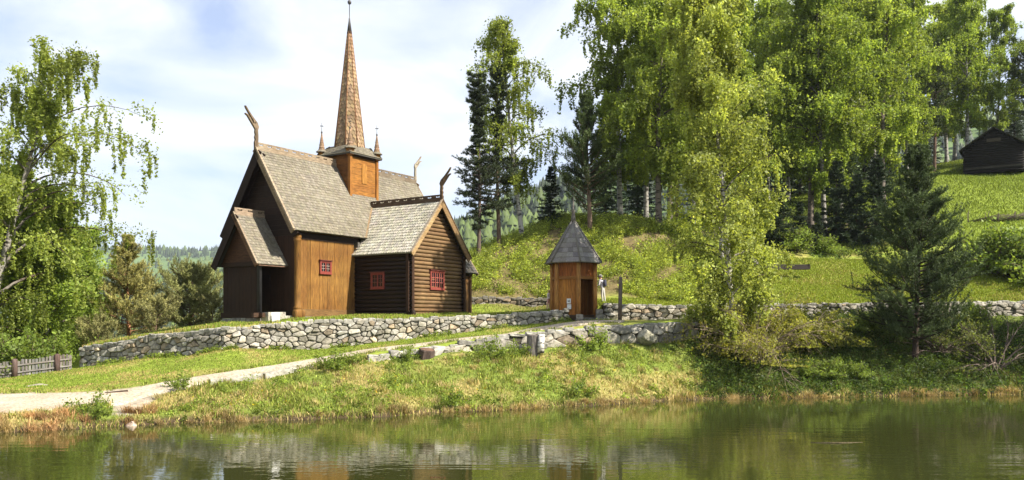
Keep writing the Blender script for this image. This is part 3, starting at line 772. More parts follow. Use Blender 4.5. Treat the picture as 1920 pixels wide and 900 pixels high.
mb = MB(); mb.beam((TX0-TE-.06, TY-TO-.04, TZE+.03), (TC, TY-TO-.04, TRZ+.11), 0.12, 0.05, BONE); mb.beam((TX1+TE+.06, TY-TO-.04, TZE+.03), (TC, TY-TO-.04, TRZ+.11), 0.12, 0.05, (.22, .16, .1)); mb.build('verge_board', M['wood_h'], church)
dragon((TC, TY-TO+.02, TRZ-.1), (0, -1, 0), 0.80, (0.17, 0.11, 0.06))
window(2.42, 2.32, 1.36, 1.12, (TX0, TY-0.11, 0), (1, 0, 0), (0, -1, 0), 2, 3, 3, church, (0.55, 0.16, 0.12))
window(1.9, 2.25, 1.05, 0.95, (TX0-0.115, 0, 0), (0, -1, 0), (-1, 0, 0), 2, 3, 2, church, (0.2, 0.07, 0.05))  # muntins dimmed in colour for the shaded wall
# ---- annex behind the transept
AX1, AY = 11.15, -3.9
mb = MB(); plank_wall(mb, (TX1+.1, AY), (AX1, AY), 0.0, 3.2, (0, -1), (0.30, 0.17, 0.06)); plank_wall(mb, (AX1, AY), (AX1, 0), 0, 3.2, (1, 0), TAR_SHADED); mb.build('annex_wall', M['wood_v'], church)
mb = MB(); mb.lathe((AX1, AY-.02, -.1), [(.16, 0), (.16, .35), (.13, .42), (.125, 3.0), (.16, 3.1), (.16, 3.3)], 12, (0.17, 0.095, 0.04)); mb.build('corner_post', M['wood_v'], church)
mb = MB(); asl = 1.38; aup = V((0, 1, asl)).normalized()
shingles(mb, (TX1-.2, AY-.42, 2.92), (AX1+.35, AY-.42, 2.92), aup, 2.2*math.sqrt(1+asl**2), 0.22, 0.15, SHD)
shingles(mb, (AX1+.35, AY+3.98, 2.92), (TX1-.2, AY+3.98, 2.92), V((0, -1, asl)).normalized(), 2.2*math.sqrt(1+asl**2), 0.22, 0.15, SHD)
mb.build('annex_roof', M['shingle'], church)
barge((AX1+.38, AY+1.78, 2.92+2.2*asl+.05), (AX1+.38, AY-.46, 2.90), 0.22, 0.06, TRIM)
mb = MB(); mb.prism([(AY, 3.1), (AY+3.56, 3.1), (AY+1.78, 5.6)], (AX1-.05, 0, 0), (0, 1, 0), (0, 0, 1), (1, 0, 0), 0.08, TAR_SHADED); mb.build('annex_gable', M['wood_v'], church)
mb = MB(); mb.box((TX1+.1, AY-.09, 2.75), (AX1+.2, AY-.002, 3.05), TAR_SHADED); mb.build('wall_plate', M['wood_h'], church)

# ---- tower and spire
tc_, yc_, ta = 6.95, NW/2, 1.22; tz0, tz1 = 7.0, 10.5
for (p0, p1, n, c, nm) in (((tc_-ta, yc_-ta), (tc_+ta, yc_-ta), (0, -1), ORANGE, 'tower_wall'), ((tc_-ta, yc_+ta), (tc_-ta, yc_-ta), (-1, 0), (0.22, 0.09, 0.02), 'tower_wall'), ((tc_+ta, yc_-ta), (tc_+ta, yc_+ta), (1, 0), ORANGE, 'tower_wall'), ((tc_-ta, yc_+ta), (tc_+ta, yc_+ta), (0, 1), ORANGE, 'tower_wall')):  # left face is a darker orange, its shade put into the colour
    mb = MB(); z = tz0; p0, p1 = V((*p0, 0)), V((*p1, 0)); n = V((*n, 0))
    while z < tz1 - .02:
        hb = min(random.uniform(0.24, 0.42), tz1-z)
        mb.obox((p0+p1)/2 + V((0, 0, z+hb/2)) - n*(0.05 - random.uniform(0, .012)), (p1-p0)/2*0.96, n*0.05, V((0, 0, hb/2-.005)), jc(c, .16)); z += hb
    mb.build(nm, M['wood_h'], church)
for sx in (-1, 1):
    for sy in (-1, 1):
        mb = MB(); mb.box((tc_+sx*ta-.10, yc_+sy*ta-.10, tz0), (tc_+sx*ta+.10, yc_+sy*ta+.10, tz1+.1), ORANGE); mb.build('tower_post', M['wood_v'], church)
mb = MB()                                   # shutter with rounded head on the lit face
arc = [(-.22, -.62), (.22, -.62), (.22, .46)] + [(.22*math.cos(t), .46+.20*math.sin(t)) for t in np.linspace(0.2, math.pi-.2, 7)] + [(-.22, .46)]
mb.prism(arc, (tc_+0.05, yc_-ta-.02, 9.25), (1, 0, 0), (0, 0, 1), (0, -1, 0), 0.07, (0.52, 0.25, 0.05)); mb.build('shutter', M['wood_v'], church)
mb = MB()
for i in range(20): mb.box((tc_-ta+.12+i*0.113, yc_-ta-.04, 10.22), (tc_-ta+.19+i*0.113, yc_-ta-.002, 10.38), (.1, .045, .015))
mb.box((tc_-ta+.1, yc_-ta-.05, 10.38), (tc_+ta-.1, yc_-ta-.002, 10.55), (.1, .045, .015)); mb.build('tower_frieze', M['wood_h'], church)
mb = MB(); to = 0.26; tE = ta+to; sb = 0.85; hz = 0.66                  # low hipped skirt roof
for ang in range(4):
    rot = Matrix.Rotation(math.pi/2*ang, 3, 'Z')
    e0, e1 = rot @ V((-tE, -tE, 0)), rot @ V((tE, -tE, 0)); u = rot @ V((0, tE-sb, hz)); ul = u.length
    base = V((tc_, yc_, 10.42)); nn = (e1-e0).normalized()
    def keep(c, base=base, nn=nn, ul=ul):
        q = c - base; along = abs(q.dot(nn)); hgt = q.z/hz
        return along < tE - (tE-sb)*hgt + 0.02
    # backing quad, then shingles
    q = [base+e0, base+e1, base + rot @ V((sb, -sb, hz)), base + rot @ V((-sb, -sb, hz))]
    mb.add([p - V((0, 0, .02)) for p in q] + [p - V((0, 0, .09)) for p in q], [(0,1,2,3), (7,6,5,4), (0,4,5,1), (1,5,6,2), (2,6,7,3), (3,7,4,0)], (SHD[0]*.7, SHD[1]*.7, SHD[2]*.7))
    row, wid = 0.17, 0.13; un = u.normalized(); n_ = nn.cross(un)
    if n_.z < 0: n_ = -n_
    for r_ in range(int(ul/row)+1):
        s = -tE
        while s < tE:
            c = base + (e0+e1)/2 + nn*(s+wid/2) + un*(r_*row)
            if keep(c):
                P = lambda a, b, h: base + (e0+e1)/2 + nn*a + un*b + n_*h
                y1 = min(r_*row+row*1.6, ul)
                mb.add([P(s+.004, r_*row, .035), P(s+wid-.004, r_*row, .035), P(s+wid-.004, y1, .005), P(s+.004, y1, .005), P(s+.004, r_*row, -.02), P(s+wid-.004, r_*row, -.02)], [(0,1,2,3), (4,5,1,0)], jc(SHG, .22))
            s += wid
mb.build('tower_roof', M['shingle'], church)

SPB, SPT, SPR = 10.95, 19.55, 1.0
mb = MB()                                   # octagonal spire clad in scale shingles
def sp_r(z): return SPR*(1 - (z-SPB)/(SPT-SPB))**1.0 * 0.985 + 0.012
apo = math.cos(math.pi/8)
ro = R(22.5+6)
mb.lathe((tc_, yc_, 0), [(sp_r(z)-0.02, z) for z in np.linspace(SPB, 18.6, 12)], 8, (0.16, 0.085, 0.045), rot=ro, smooth=False)
SPC = (0.37, 0.255, 0.15)
row = 0.25
for k8 in range(8):
    a0, a1 = ro + 2*math.pi*k8/8, ro + 2*math.pi*(k8+1)/8
    z = SPB + 0.02; r_i = 0
    while z < 18.55:
        z2 = z + row*1.5
        rA, rB = sp_r(z)+0.012, sp_r(min(z2, 18.6))-0.006
        A0, A1 = V((math.cos(a0), math.sin(a0), 0)), V((math.cos(a1), math.sin(a1), 0))
        wd = (A1-A0).length*rA; cnt = max(1, round(wd/0.24))
        for q in range(cnt + (r_i % 2)):
            off = 0.5*(r_i % 2)/cnt
            t0, t1 = max(0, q/cnt-off), min(1, (q+1)/cnt-off)
            if t1 - t0 < 0.05: continue
            tm = (t0+t1)/2; o = V((tc_, yc_, 0))
            P = lambda t, r, zz: o + (A0*(1-t)+A1*t)*r + V((0, 0, zz))
            c = jc(SPC, .38)
            mb.add([P(t0+.008, rA+.004, z+row*.55), P(tm, rA+.035, z), P(t1-.008, rA+.004, z+row*.55), P(t1-.008, rB, min(z2, 18.6)), P(t0+.008, rB, min(z2, 18.6)), P(tm, rA-.05, z)], [(0,1,2,3,4), (0,5,1), (5,2,1)], c)
        z += row; r_i += 1
spire = mb.build('spire', M['shingle'], church)
mb = MB()
for k8 in range(8):
    a0 = ro + 2*math.pi*k8/8; A = V((math.cos(a0), math.sin(a0), 0)); o = V((tc_, yc_, 0))
    mb.tube([o + A*(sp_r(z)+.012) + V((0, 0, z)) for z in np.linspace(SPB, 18.6, 5)], [.042, .04, .035, .03, .025], 6, (0.33, 0.16, 0.075))
mb.build('hip_strip', M['wood_v'], spire)
mb = MB(); mb.lathe((tc_, yc_, 0), [(sp_r(18.45)+.035, 18.45), (.06, 19.3), (.05, 19.45), (.028, 19.5), (.022, 20.35), (.10, 20.4), (.13, 20.5), (.10, 20.6), (.02, 20.64), (.012, 21.2)], 10, (0.05, 0.045, 0.045)); mb.build('finial', M['metal'], spire)
for sx in (-1, 1):
    for sy in (-1, 1):
        x, y = tc_+sx*(ta+.02), yc_+sy*(ta+.02)
        mb = MB(); mb.box((x-.17, y-.17, 10.30), (x+.17, y+.17, 10.72), ORANGE)
        mb.lathe((x, y, 10.70), [(.37, 0), (.35, .05), (.22, .14), (.19, .16)], 10, jc(SHG, .1), smooth=False)
        for i in range(7):
            zz = .14 + i*.155; r0 = .205*(1-i/7.6); 
            mb.lathe((x, y, 10.70), [(r0+.018, zz), (r0+.012, zz+.03), (r0*.80, zz+.165)], 8, jc((0.36, 0.24, 0.15), .22), rot=.4*(i % 2), smooth=False)
        pin = mb.build('pinnacle', M['shingle'], church)
        c = MB(); z = 11.85; c.tube([(x, y, z-.1), (x, y, z+.78)], [.022, .014], 6, (.05, .045, .04))
        c.lathe((x, y, z+.05), [(.02, 0), (.055, .05), (.06, .09), (.05, .13), (.02, .17)], 8, (.05, .045, .04))
        c.beam((x-.14*D2.x*0-.13, y-.0, z+.55), (x+.13, y, z+.55), .03, .03, (.05, .045, .04)); c.beam((x, y-.13, z+.55), (x, y+.13, z+.55), .028, .028, (.05, .045, .04)); c.build('cross', M['metal'], pin)

# ---- porch on the front
PX, PC, PW = -1.72, NW/2, 1.5
PSL, PRZ, PE = 1.50, 5.85, 0.42
def proof(y): return PRZ - abs(y-PC)*PSL
PZE = proof(PC-PW-PE); pb = 0.0
PORCH_SHADED = (0.036, 0.016, 0.006)  # dark porch wood with shade put into the colour
mb = MB(); plank_wall(mb, (PX, PC+PW), (PX, PC-PW), pb+.3, 3.0, (-1, 0), PORCH_SHADED); mb.build('porch_wall', M['wood_v'], church)
mb = MB(); plank_wall(mb, (PX, PC+PW), (-0.1, PC+PW), pb, 3.4, (0, 1), PORCH_SHADED); mb.build('porch_wall', M['wood_v'], church)
mb = MB(); mb.prism([(PC-PW-.1, 3.0), (PC+PW+.1, 3.0), (PC, PRZ-.3)], (PX-.02, 0, 0), (0, 1, 0), (0, 0, 1), (-1, 0, 0), .10, (0.085, 0.036, 0.013)); mb.box((PX-.14, PC-PW, 2.9), (PX-.02, PC+PW, 3.15), PORCH_SHADED); mb.build('porch_gable', M['wood_h'], church)
mb = MB(); mb.box((PX-.1, PC-PW-.1, pb), (PX+.1, PC+PW+.1, pb+.32), PORCH_SHADED); mb.box((PX-.45, PC-PW-.1, pb+.05), (PX-.1, PC-PW+.1, pb+.3), (.10, .055, .03)); mb.box((PX-.1, PC-PW-.4, pb+.05), (PX+.1, PC-PW-.1, pb+.3), (.10, .055, .03)); mb.build('sill_beam', M['wood_h'], church)
mb = MB(); mb.lathe((PX+.04, PC-PW, pb+.2), [(.13, 0), (.13, 2.75), (.19, 2.82), (.19, 2.95)], 10, (0.05, 0.05, 0.055)); mb.build('porch_post', M['wood_v'], church)
mb = MB(); mb.box((PX-.3, PC-PW-.38, PZE-.08), (-0.1, PC-PW-.22, PZE+.02), (0.33, 0.2, 0.14)); mb.box((PX, PC-PW-.08, 2.85), (-0.1, PC-PW+.08, 3.1), PORCH_SHADED); mb.build('eave_beam', M['wood_h'], church)
mb = MB(); pl = (PW+PE)*math.sqrt(1+PSL**2)
shingles(mb, (PX-.45, PC-PW-PE, PZE), (0.05, PC-PW-PE, PZE), V((0, 1, PSL)).normalized(), pl, 0.19, 0.13, SHG)
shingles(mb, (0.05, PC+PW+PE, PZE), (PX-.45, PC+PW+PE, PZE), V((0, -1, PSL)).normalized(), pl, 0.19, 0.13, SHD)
mb.build('porch_roof', M['shingle'], church)
ridge_comb('ridge_comb', (PX-.45, PC, PRZ+.03), (0.0, PC, PRZ+.03), 0.32, (0.43, 0.33, 0.23), church)
barge((PX-.49, PC, PRZ+.04), (PX-.49, PC-PW-PE-.04, PZE-.02), .24, .07, (.22, .12, .06)); barge((PX-.49, PC, PRZ+.04), (PX-.49, PC+PW+PE+.04, PZE-.02), .45, .07, TAR_SHADED)
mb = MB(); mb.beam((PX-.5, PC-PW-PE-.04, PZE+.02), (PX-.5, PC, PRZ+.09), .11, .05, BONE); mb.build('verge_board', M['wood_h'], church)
mb = MB(); plank_wall(mb, (-.12, PC-.55), (-.12, PC+.55), .45, 2.5, (-1, 0), (0.04, .018, .008)); mb.build('door', M['wood_v'], church)
mb = MB(); mb.box((PX+.2, PC-PW-.5, -.25), (-.25, PC-PW+.05, .34), (.42, .39, .33), .015); mb.box((PX+.45, PC-PW-.95, -.25), (.1, PC-PW-.5, .14), (.42, .39, .33), .015); mb.build('step', M['stone'], church)
# ---- stone footing
mb = MB()
def footing(p0, p1, z1):
    mb = MB()
    p0, p1 = V((*p0, 0)), V((*p1, 0)); Ln = (p1-p0).length; d = (p1-p0)/Ln; n = V((d.y, -d.x, 0)); s = 0
    while s < Ln:
        w_ = random.uniform(.35, .8); e = min(s+w_, Ln)
        mb.obox(p0 + d*(s+e)/2 + V((0, 0, z1/2-.35)) , d*(e-s)/2*.96, n*random.uniform(.10, .2), V((0, 0, z1/2+.35-random.uniform(0, .05))), jc((.23, .22, .2), .3)); s = e
    mb.build('footing', M['stone'], church)
footing((0, 0.08), (4.7, 0.08), .12); footing((TX0-.02, TY+.1), (TX1, TY+.1), .16); footing((TX0+.08, -.2), (TX0+.08, TY), .16); footing((0.05, NW), (0.05, 0), .1); footing((PX+.05, PC+PW), (PX+.05, PC-PW), .02); footing((TX1, AY+.1), (AX1, AY+.1), .0)

# white folding board leaning by the porch steps
sg = empty('folding_sign', (*at(515, 0, 47.1)[:2], 0.03), R(30)); tag(sg, 'small white folding board standing on the grass by the porch steps', 'sign')
mb = MB(); mb.obox((0, -.12, .24), (.22, 0, 0), (0, .06, .24), (0, .012, -.004), (.75, .73, .68)); mb.build('panel', M['paint'], sg)
mb = MB(); mb.obox((0, .12, .24), (.22, 0, 0), (0, -.06, .24), (0, .012, .004), (.7, .68, .62)); mb.build('panel', M['paint'], sg)
# ================================================================== dry-stone walls
def clip_poly(poly, a, b, c):
    """keep a*x+b*y<=c"""
    out = []; k = len(poly)
    for i in range(k):
        p, q = poly[i], poly[(i+1) % k]
        dp, dq = a*p[0]+b*p[1]-c, a*q[0]+b*q[1]-c
        if dp <= 0: out.append(p)
        if (dp < 0) != (dq < 0) and abs(dp-dq) > 1e-12:
            t = dp/(dp-dq); out.append((p[0]+(q[0]-p[0])*t, p[1]+(q[1]-p[1])*t))
    return out

def stone_wall(name, pts, thick, label, cell=0.42, asp=1.6, cap=True, col=(0.36, 0.34, 0.30), vary=0.38, rough_face=0.075, back=False, depth_in=0.6):
    """pts: (X, Y, z_bottom, z_top) along the visible face, the viewer's side to the right of travel"""
    P = np.array(pts, float); seg = np.hypot(np.diff(P[:, 0]), np.diff(P[:, 1])); S = np.concatenate([[0], np.cumsum(seg)]); Ltot = S[-1]
    fx = lambda s, k: np.interp(s, S, P[:, k])
    def frame(s):
        i = min(max(np.searchsorted(S, s)-1, 0), len(seg)-1)
        d = P[i+1, :2]-P[i, :2]; d = d/np.linalg.norm(d)
        return np.array([d[1], -d[0]])               # outward normal
    def nrm(s):
        n = frame(max(s-.4, 0)) + frame(min(s+.4, Ltot-1e-6)); return n/np.linalg.norm(n)
    lr = random.Random(len(pts)*7 + int(Ltot*10))
    seeds = []
    y = -0.1; r_ = 0
    hmax = max(P[:, 3]-P[:, 2])
    while y < hmax + 0.2:
        x = -lr.random()*cell*asp
        while x < Ltot + cell:
            k = lr.choice([0.45, 0.6, 0.8, 1.0, 1.3, 1.9])
            seeds.append((x + lr.uniform(-.12, .12)*cell*asp, y + lr.uniform(-.30, .30)*cell, k)); x += cell*asp*k
        y += cell*lr.uniform(0.75, 1.05); r_ += 1
    sd = np.array([(a/asp, b) for a, b, k in seeds])
    mb = MB()
    for i, (sx, sy, k) in enumerate(seeds):
        h = fx(sx, 3) - fx(sx, 2)
        if sy > h or sx < -0.05 or sx > Ltot+0.05: continue
        d2 = ((sd - sd[i])**2).sum(1); nb = np.argsort(d2)[1:22]
        poly = [(-1.5, -1.5), (1.5, -1.5), (1.5, 1.5), (-1.5, 1.5)]
        for j in nb:
            v = sd[j]-sd[i]
            poly = clip_poly(poly, v[0], v[1], (v@v)/2)
            if len(poly) < 3: break
        if len(poly) < 3: continue
        poly = [((x+sd[i][0])*asp, y_+sd[i][1]) for x, y_ in poly]
        top = h + lr.uniform(-.10, .06)
        poly = clip_poly(poly, 0, 1, top); poly = clip_poly(poly, -1, 0, 0); poly = clip_poly(poly, 1, 0, Ltot)
        if len(poly) < 3: continue
        c = np.mean(poly, 0)
        ar = 0.5*abs(sum(poly[q][0]*poly[(q+1) % len(poly)][1]-poly[(q+1) % len(poly)][0]*poly[q][1] for q in range(len(poly))))
        if ar < 0.012: continue
        # round the corners and shrink for the joint
        rp = []
        for q in range(len(poly)):
            a, b = np.array(poly[q]), np.array(poly[(q+1) % len(poly)])
            if np.linalg.norm(b-a) < 0.05: rp.append((a+b)/2); continue
            t = lr.uniform(.08, .20); rp += [a*(1-t)+b*t, a*t+b*(1-t)]
        rp = np.array(rp); g = 1 - 0.012/max(0.09, math.sqrt(ar)/2)
        n = len(rp); off = lr.uniform(-rough_face, rough_face)
        tilt = (lr.uniform(-.22, .22), lr.uniform(-.3, .15))
        verts = []
        rings = [(1.0*g, -0.30), (1.0*g, -0.06), (0.90*g, -0.012), (0.62, 0.006)]
        for sc, dep in rings:
            for p in rp:
                u, v = c + (p-c)*sc
                dd = dep + off + (tilt[0]*(u-c[0]) + tilt[1]*(v-c[1])) + lr.uniform(-.012, .012)
                nn = nrm(min(max(u, 0), Ltot)); uu = min(max(u, 0), Ltot)
                verts.append((fx(uu, 0)+nn[0]*dd, fx(uu, 1)+nn[1]*dd, fx(uu, 2)+v))
        nn = nrm(c[0]); dd = off + 0.012
        verts.append((fx(c[0], 0)+nn[0]*dd, fx(c[0], 1)+nn[1]*dd, fx(c[0], 2)+c[1]))
        fs = []
        for a in range(3):
            for q in range(n): fs.append((a*n+q, a*n+(q+1) % n, (a+1)*n+(q+1) % n, (a+1)*n+q))
        fs += [(3*n+q, 3*n+(q+1) % n, 4*n) for q in range(n)]
        m_ = lr.uniform(1-vary, 1+vary); t_ = lr.random()
        cc = np.array(col)*m_*np.array((1, 1-.05*t_, 1-.14*t_))
        if lr.random() < .12: cc = cc*np.array((1.1, .95, .8))
        mb.add(verts, fs, tuple(cc), False)
    # dark core, top and back
    ns = max(2, int(Ltot/0.5)); ss = np.linspace(0, Ltot, ns+1); vv = []; 
    for s in ss:
        n = nrm(s); x, y_ = fx(s, 0), fx(s, 1); zb, zt = fx(s, 2)-.5, fx(s, 3)-.07
        for dd, z in ((-.14, zb), (-.14, zt), (-thick, zt+.02), (-thick, zb)): vv.append((x+n[0]*dd, y_+n[1]*dd, z))
    ff = []
    for q in range(ns):
        for e in range(4): ff.append((q*4+e, q*4+(e+1) % 4, q*4+4+(e+1) % 4, q*4+4+e))
    ff += [(0, 1, 2, 3), tuple(ns*4+e for e in (3, 2, 1, 0))]
    mb.add(vv, ff, (0.085, 0.075, 0.055))
    if cap:                                    # loose top stones
        s = 0
        while s < Ltot:
            w_ = lr.uniform(.3, .75)*cell/0.4; e = min(s+w_, Ltot); m_ = (s+e)/2; n = nrm(m_); z = fx(m_, 3)
            dep = lr.uniform(.25, .5); dr = np.array([-n[1], n[0]])
            hh = lr.uniform(.06, .13)
            mb_c = tuple(np.array(col)*lr.uniform(.65, 1.15))
            o = V((fx(m_, 0)-n[0]*dep*.55, fx(m_, 1)-n[1]*dep*.55, z-.05+lr.uniform(-.05, .04)))
            va = V((dr[0], dr[1], lr.uniform(-.1, .1)))*(e-s)/2*.94; vb = V((n[0], n[1], lr.uniform(-.1, .1)))*dep/2; vc = V((0, 0, hh))
            q = []
            for (a, b, c_) in ((-1,-1,-1),(1,-1,-1),(1,1,-1),(-1,1,-1),(-1,-1,.6),(1,-1,.6),(1,1,.6),(-1,1,.6),(-.7,-.7,1),(.7,-.7,1),(.7,.7,1),(-.7,.7,1)):
                q.append(o + va*a*lr.uniform(.85, 1.1) + vb*b*lr.uniform(.85, 1.1) + vc*c_)
            mb.add(q, [(3,2,1,0),(0,1,5,4),(1,2,6,5),(2,3,7,6),(3,0,4,7),(4,5,9,8),(5,6,10,9),(6,7,11,10),(7,4,8,11),(8,9,10,11)], mb_c)
            s = e
    o = mb.build(name, M['stone']); tag(o, label, 'stone wall'); return o

def wpt(X, Y, yb, yt): return (X, Y, (HY-yb)/F*Y, (HY-yt)/F*Y)
stone_wall('stone_wall', [wpt(-24.8, 48.8, 691, 652), wpt(-23.3, 48.14, 688, 648), wpt(-19.9, 46.65, 674, 629), wpt(-15, 44.5, 660, 615.5), wpt(-10.4, 46.16, 656, 600.5), wpt(-5.74, 47.85, 638, 597.5), wpt(-.3, 49.6, 614, 590), wpt(3.42, 50.75, 606, 580)], 0.8,
           'long grey dry stone wall along the front of the church, dark at its far end', 0.29, 1.6)
stone_wall('stone_wall', [wpt(5.55, 51.72, 604, 570), wpt(10.5, 52.1, 604, 573), wpt(20, 52.7, 600, 569), wpt(29, 53.5, 592, 567), wpt(40, 55.0, 584, 559), wpt(60, 56.5, 575, 548)], 0.8,
           'low grey dry stone wall edging the lawn from the little gatehouse towards the pines', 0.30, 1.7)
stone_wall('stone_wall', [(RX0, 40.8, at(690, 684, 40.8)[2], at(690, 669, 40.8)[2]), wpt((770-CX)/F*41.8, 41.8, 674, 657), wpt((850-CX)/F*42.8, 42.8, 668, 646), wpt((920-CX)/F*43.6, 43.6, 662, 633), wpt((1000-CX)/F*44.4, 44.4, 661, 624), wpt((1150-CX)/F*45.7, 45.7, 650, 610), wpt(RX1, 47.2, 646, 605)], 0.7,
           'low retaining wall of big rough blocks holding up the path above the bank', 0.52, 1.75, rough_face=0.10)
stone_wall('stone_wall', [wpt((872-CX)/F*58.2, 58.2, 592, 556.5), wpt((960-CX)/F*58.5, 58.5, 589, 558), wpt((1034-CX)/F*58.2, 58.2, 587, 560.5)], 0.8,
           'dark dry stone wall under the mound, between the church and the gatehouse', 0.30, 1.6, col=(0.22, 0.2, 0.17))  # stone colour darkened to hold the shadow this wall stands in
def slab_line(name, pts, label, cat='kerb stones', n=1):
    for i, (p0, p1, hh) in enumerate(pts):
        mb = MB(); a, b = V(p0), V(p1); d = (b-a).normalized(); side = V((d.y, -d.x, 0)).normalized()
        L_ = (b-a).length; k = max(2, int(L_/0.5)); top, bot = [], []
        prof = [(-.22, 0), (-.24, -hh*.9), (.30, -hh), (.26, -.06), (.18, .03)]
        vv = []
        for q in range(k+1):
            o = a + (b-a)*q/k
            for (u, z) in prof: vv.append(o + side*(u+random.uniform(-.04, .04)) + V((0, 0, z+random.uniform(-.03, .03))))
        ff = [(q*5+e, q*5+(e+1) % 5, q*5+5+(e+1) % 5, q*5+5+e) for q in range(k) for e in range(5)] + [(4, 3, 2, 1, 0), tuple(k*5+e for e in range(5))]
        mb.add(vv, ff, jc((.36, .335, .29), .12)); o = mb.build(name, M['stone']); tag(o, label[i], cat)
def gpt(px, y, Y, dz=0.0):
    x = (px-CX)/F*Y; return (x, Y, float(ground(x, Y)[0]) + dz)
slab_line('kerb_slab', [(gpt(392, 0, 38.2, .2), gpt(490, 0, 39.5, .2), .55), (gpt(494, 0, 39.5, .18), gpt(552, 0, 40.5, .18), .5)],
          ['long pale stone slab edging the path, the lower one', 'shorter pale stone slab edging the path just uphill of the long slab'], 'kerb')

# ================================================================== little gatehouse (six-sided)
GX0, GY0 = at(1075, 0, 52.0)[:2]
gate = empty('gatehouse', (GX0, GY0, 0.0), 0); tag(gate, 'small six-sided orange timber gatehouse with a steep grey pointed roof and dark doorway', 'gatehouse')
g0, g1 = 0.42, 3.62; gr = 1.36
av = [R(-90 + 9 + 60*k) for k in range(6)]            # vertex angles, the first one nearest
vx = [V((math.cos(a), math.sin(a), 0)) for a in av]
GW = (0.52, 0.215, 0.04)
mb = MB()
for k in range(6): mb.tube([vx[k]*gr + V((0, 0, g0-.25)), vx[k]*gr + V((0, 0, g1))], [.145, .13], 10, jc((0.40, 0.18, 0.045), .1))
for k in range(6):
    mbp = MB(); p = vx[k]*gr
    mbp.tube([p + V((0, 0, g0-.25)), p + V((0, 0, g0+1.2)), p + V((0, 0, g1))], [.15, .142, .13], 12, jc((0.58, 0.29, 0.075), .1)); mbp.build('post', M['wood_v'], gate)
for k in range(6):
    a, b = vx[k]*gr, vx[(k+1) % 6]*gr; n = (a+b).normalized(); door = (k == 0)
    mbw = MB()
    if not door: plank_wall(mbw, (a*.97).to_2d(), (b*.97).to_2d(), g0, g1-1.0, n.to_2d(), GW, .2, .34, .05)
    plank_wall(mbw, (a*.96).to_2d(), (b*.96).to_2d(), g1-.85, g1-.02, n.to_2d(), (0.42, 0.14, 0.03), .25, .4, .05)
    mbw.build('wall_panel', M['wood_v'], gate)
    r_ = MB(); r_.beam(a*.99 + V((0, 0, g1-.93)), b*.99 + V((0, 0, g1-.93)), .12, .18, (0.38, 0.17, 0.04)); r_.build('rail', M['wood_h'], gate); r_ = MB(); r_.beam(a*.99 + V((0, 0, g0-.05)), b*.99 + V((0, 0, g0-.05)), .16, .2, (0.10, 0.06, 0.03)); r_.build('sill', M['wood_h'], gate)
mb = MB(); inn = [(v*gr*.97) for v in vx]                                 # floor and dark inner bench
mb.add([p + V((0, 0, g0-.06)) for p in inn] + [p + V((0, 0, g0-.55)) for p in inn], [(0,1,2,3,4,5), (11,10,9,8,7,6)] + [(k, 6+k, 6+(k+1) % 6, (k+1) % 6) for k in range(6)], (0.09, 0.065, 0.045)); mb.build('floor', M['stone'], gate)
mb = MB(); gR = 1.78; gh = 2.72; q0 = g1-.02
for k in range(6):
    A, B = vx[k]*gR, vx[(k+1) % 6]*gR
    for j in range(9):                                                     # courses of wide boards
        t0, t1 = j/9, min(1, (j+1.12)/9)
        lo = .02 + (j % 2)*.004
        P = lambda X_, t, l: X_*(1-t)*(1+l*.5) + V((0, 0, q0 + gh*t + l))
        nsp = max(1, 4 - j//3)
        for m_ in range(nsp):
            u0, u1 = m_/nsp, (m_+1)/nsp
            a0, a1 = A*(1-u0)+B*u0, A*(1-u1)+B*u1
            mb.add([P(a0, t0, lo), P(a1, t0, lo), P(a1, t1*.999, 0), P(a0, t1*.999, 0), P(a0, t0, -.03), P(a1, t0, -.03)], [(0,1,2,3), (4,5,1,0)], jc((0.27, 0.255, 0.235), .25))
und = [v*gR*.99 + V((0, 0, q0-.012)) for v in vx]; mb.add(und, [(5,4,3,2,1,0)], (0.09, 0.06, 0.04))
groof = mb.build('roof', M['shingle'], gate)
mb = MB()
for k in range(6): mb.tube([vx[k]*gR*1.01 + V((0, 0, q0+.02)), V((0, 0, q0+gh+.03))], [.06, .045], 6, (0.24, 0.225, 0.2))
mb.build('hip_strip', M['shingle'], groof)
mb = MB(); mb.lathe((0, 0, q0+gh-.2), [(.17, 0), (.12, .3), (.10, .62), (.13, .66), (.12, .72), (.05, .8), (.04, 1.3), (.02, 1.5)], 8, (0.22, .2, .18)); mb.build('finial', M['shingle'], groof)
mb = MB(); sn = (vx[0]+vx[1]).normalized(); st = V((-sn.y, sn.x, 0))
for i in range(2): mb.obox(sn*(gr*.87+.12+.32*i) + V((0, 0, g0-.20-.17*i)), sn*.2, st*.62, V((0, 0, .09)), (.16, .15, .135))
mb.build('step', M['stone'], gate)
# notices pinned on the left panel
pn = (vx[5]+vx[0]).normalized(); pt = V((-pn.y, pn.x, 0))
for nm, lab, dz, du, mark in (('notice', 'white notice with a small dark picture, the upper sheet on the gatehouse wall', 0.97, .10, True), ('notice', 'blank white notice, the lower sheet on the gatehouse wall', 0.63, .12, False)):
    nb = empty(nm, V((GX0, GY0, g0+dz-.1)) + pn*(gr*.866+.07) + pt*du, 0); tag(nb, lab, 'notice')
    mb = MB(); mb.obox((0, 0, 0), pt*.125, pn*.012, V((0, 0, .145)), (.78, .78, .76)); mb.build('sheet', M['paint'], nb)
    if mark:
        mb = MB(); mb.obox(pn*.016 + V((0, 0, -.02)), pt*.07, pn*.003, V((0, 0, .02)), (.08, .09, .1)); mb.obox(pn*.016 + pt*.03 + V((0, 0, .03)), pt*.02, pn*.003, V((0, 0, .035)), (.08, .09, .1)); mb.obox(pn*.016 - pt*.045 + V((0, 0, .02)), pt*.012, pn*.003, V((0, 0, .03)), (.08, .09, .1)); mb.build('pictogram', M['paint'], nb)
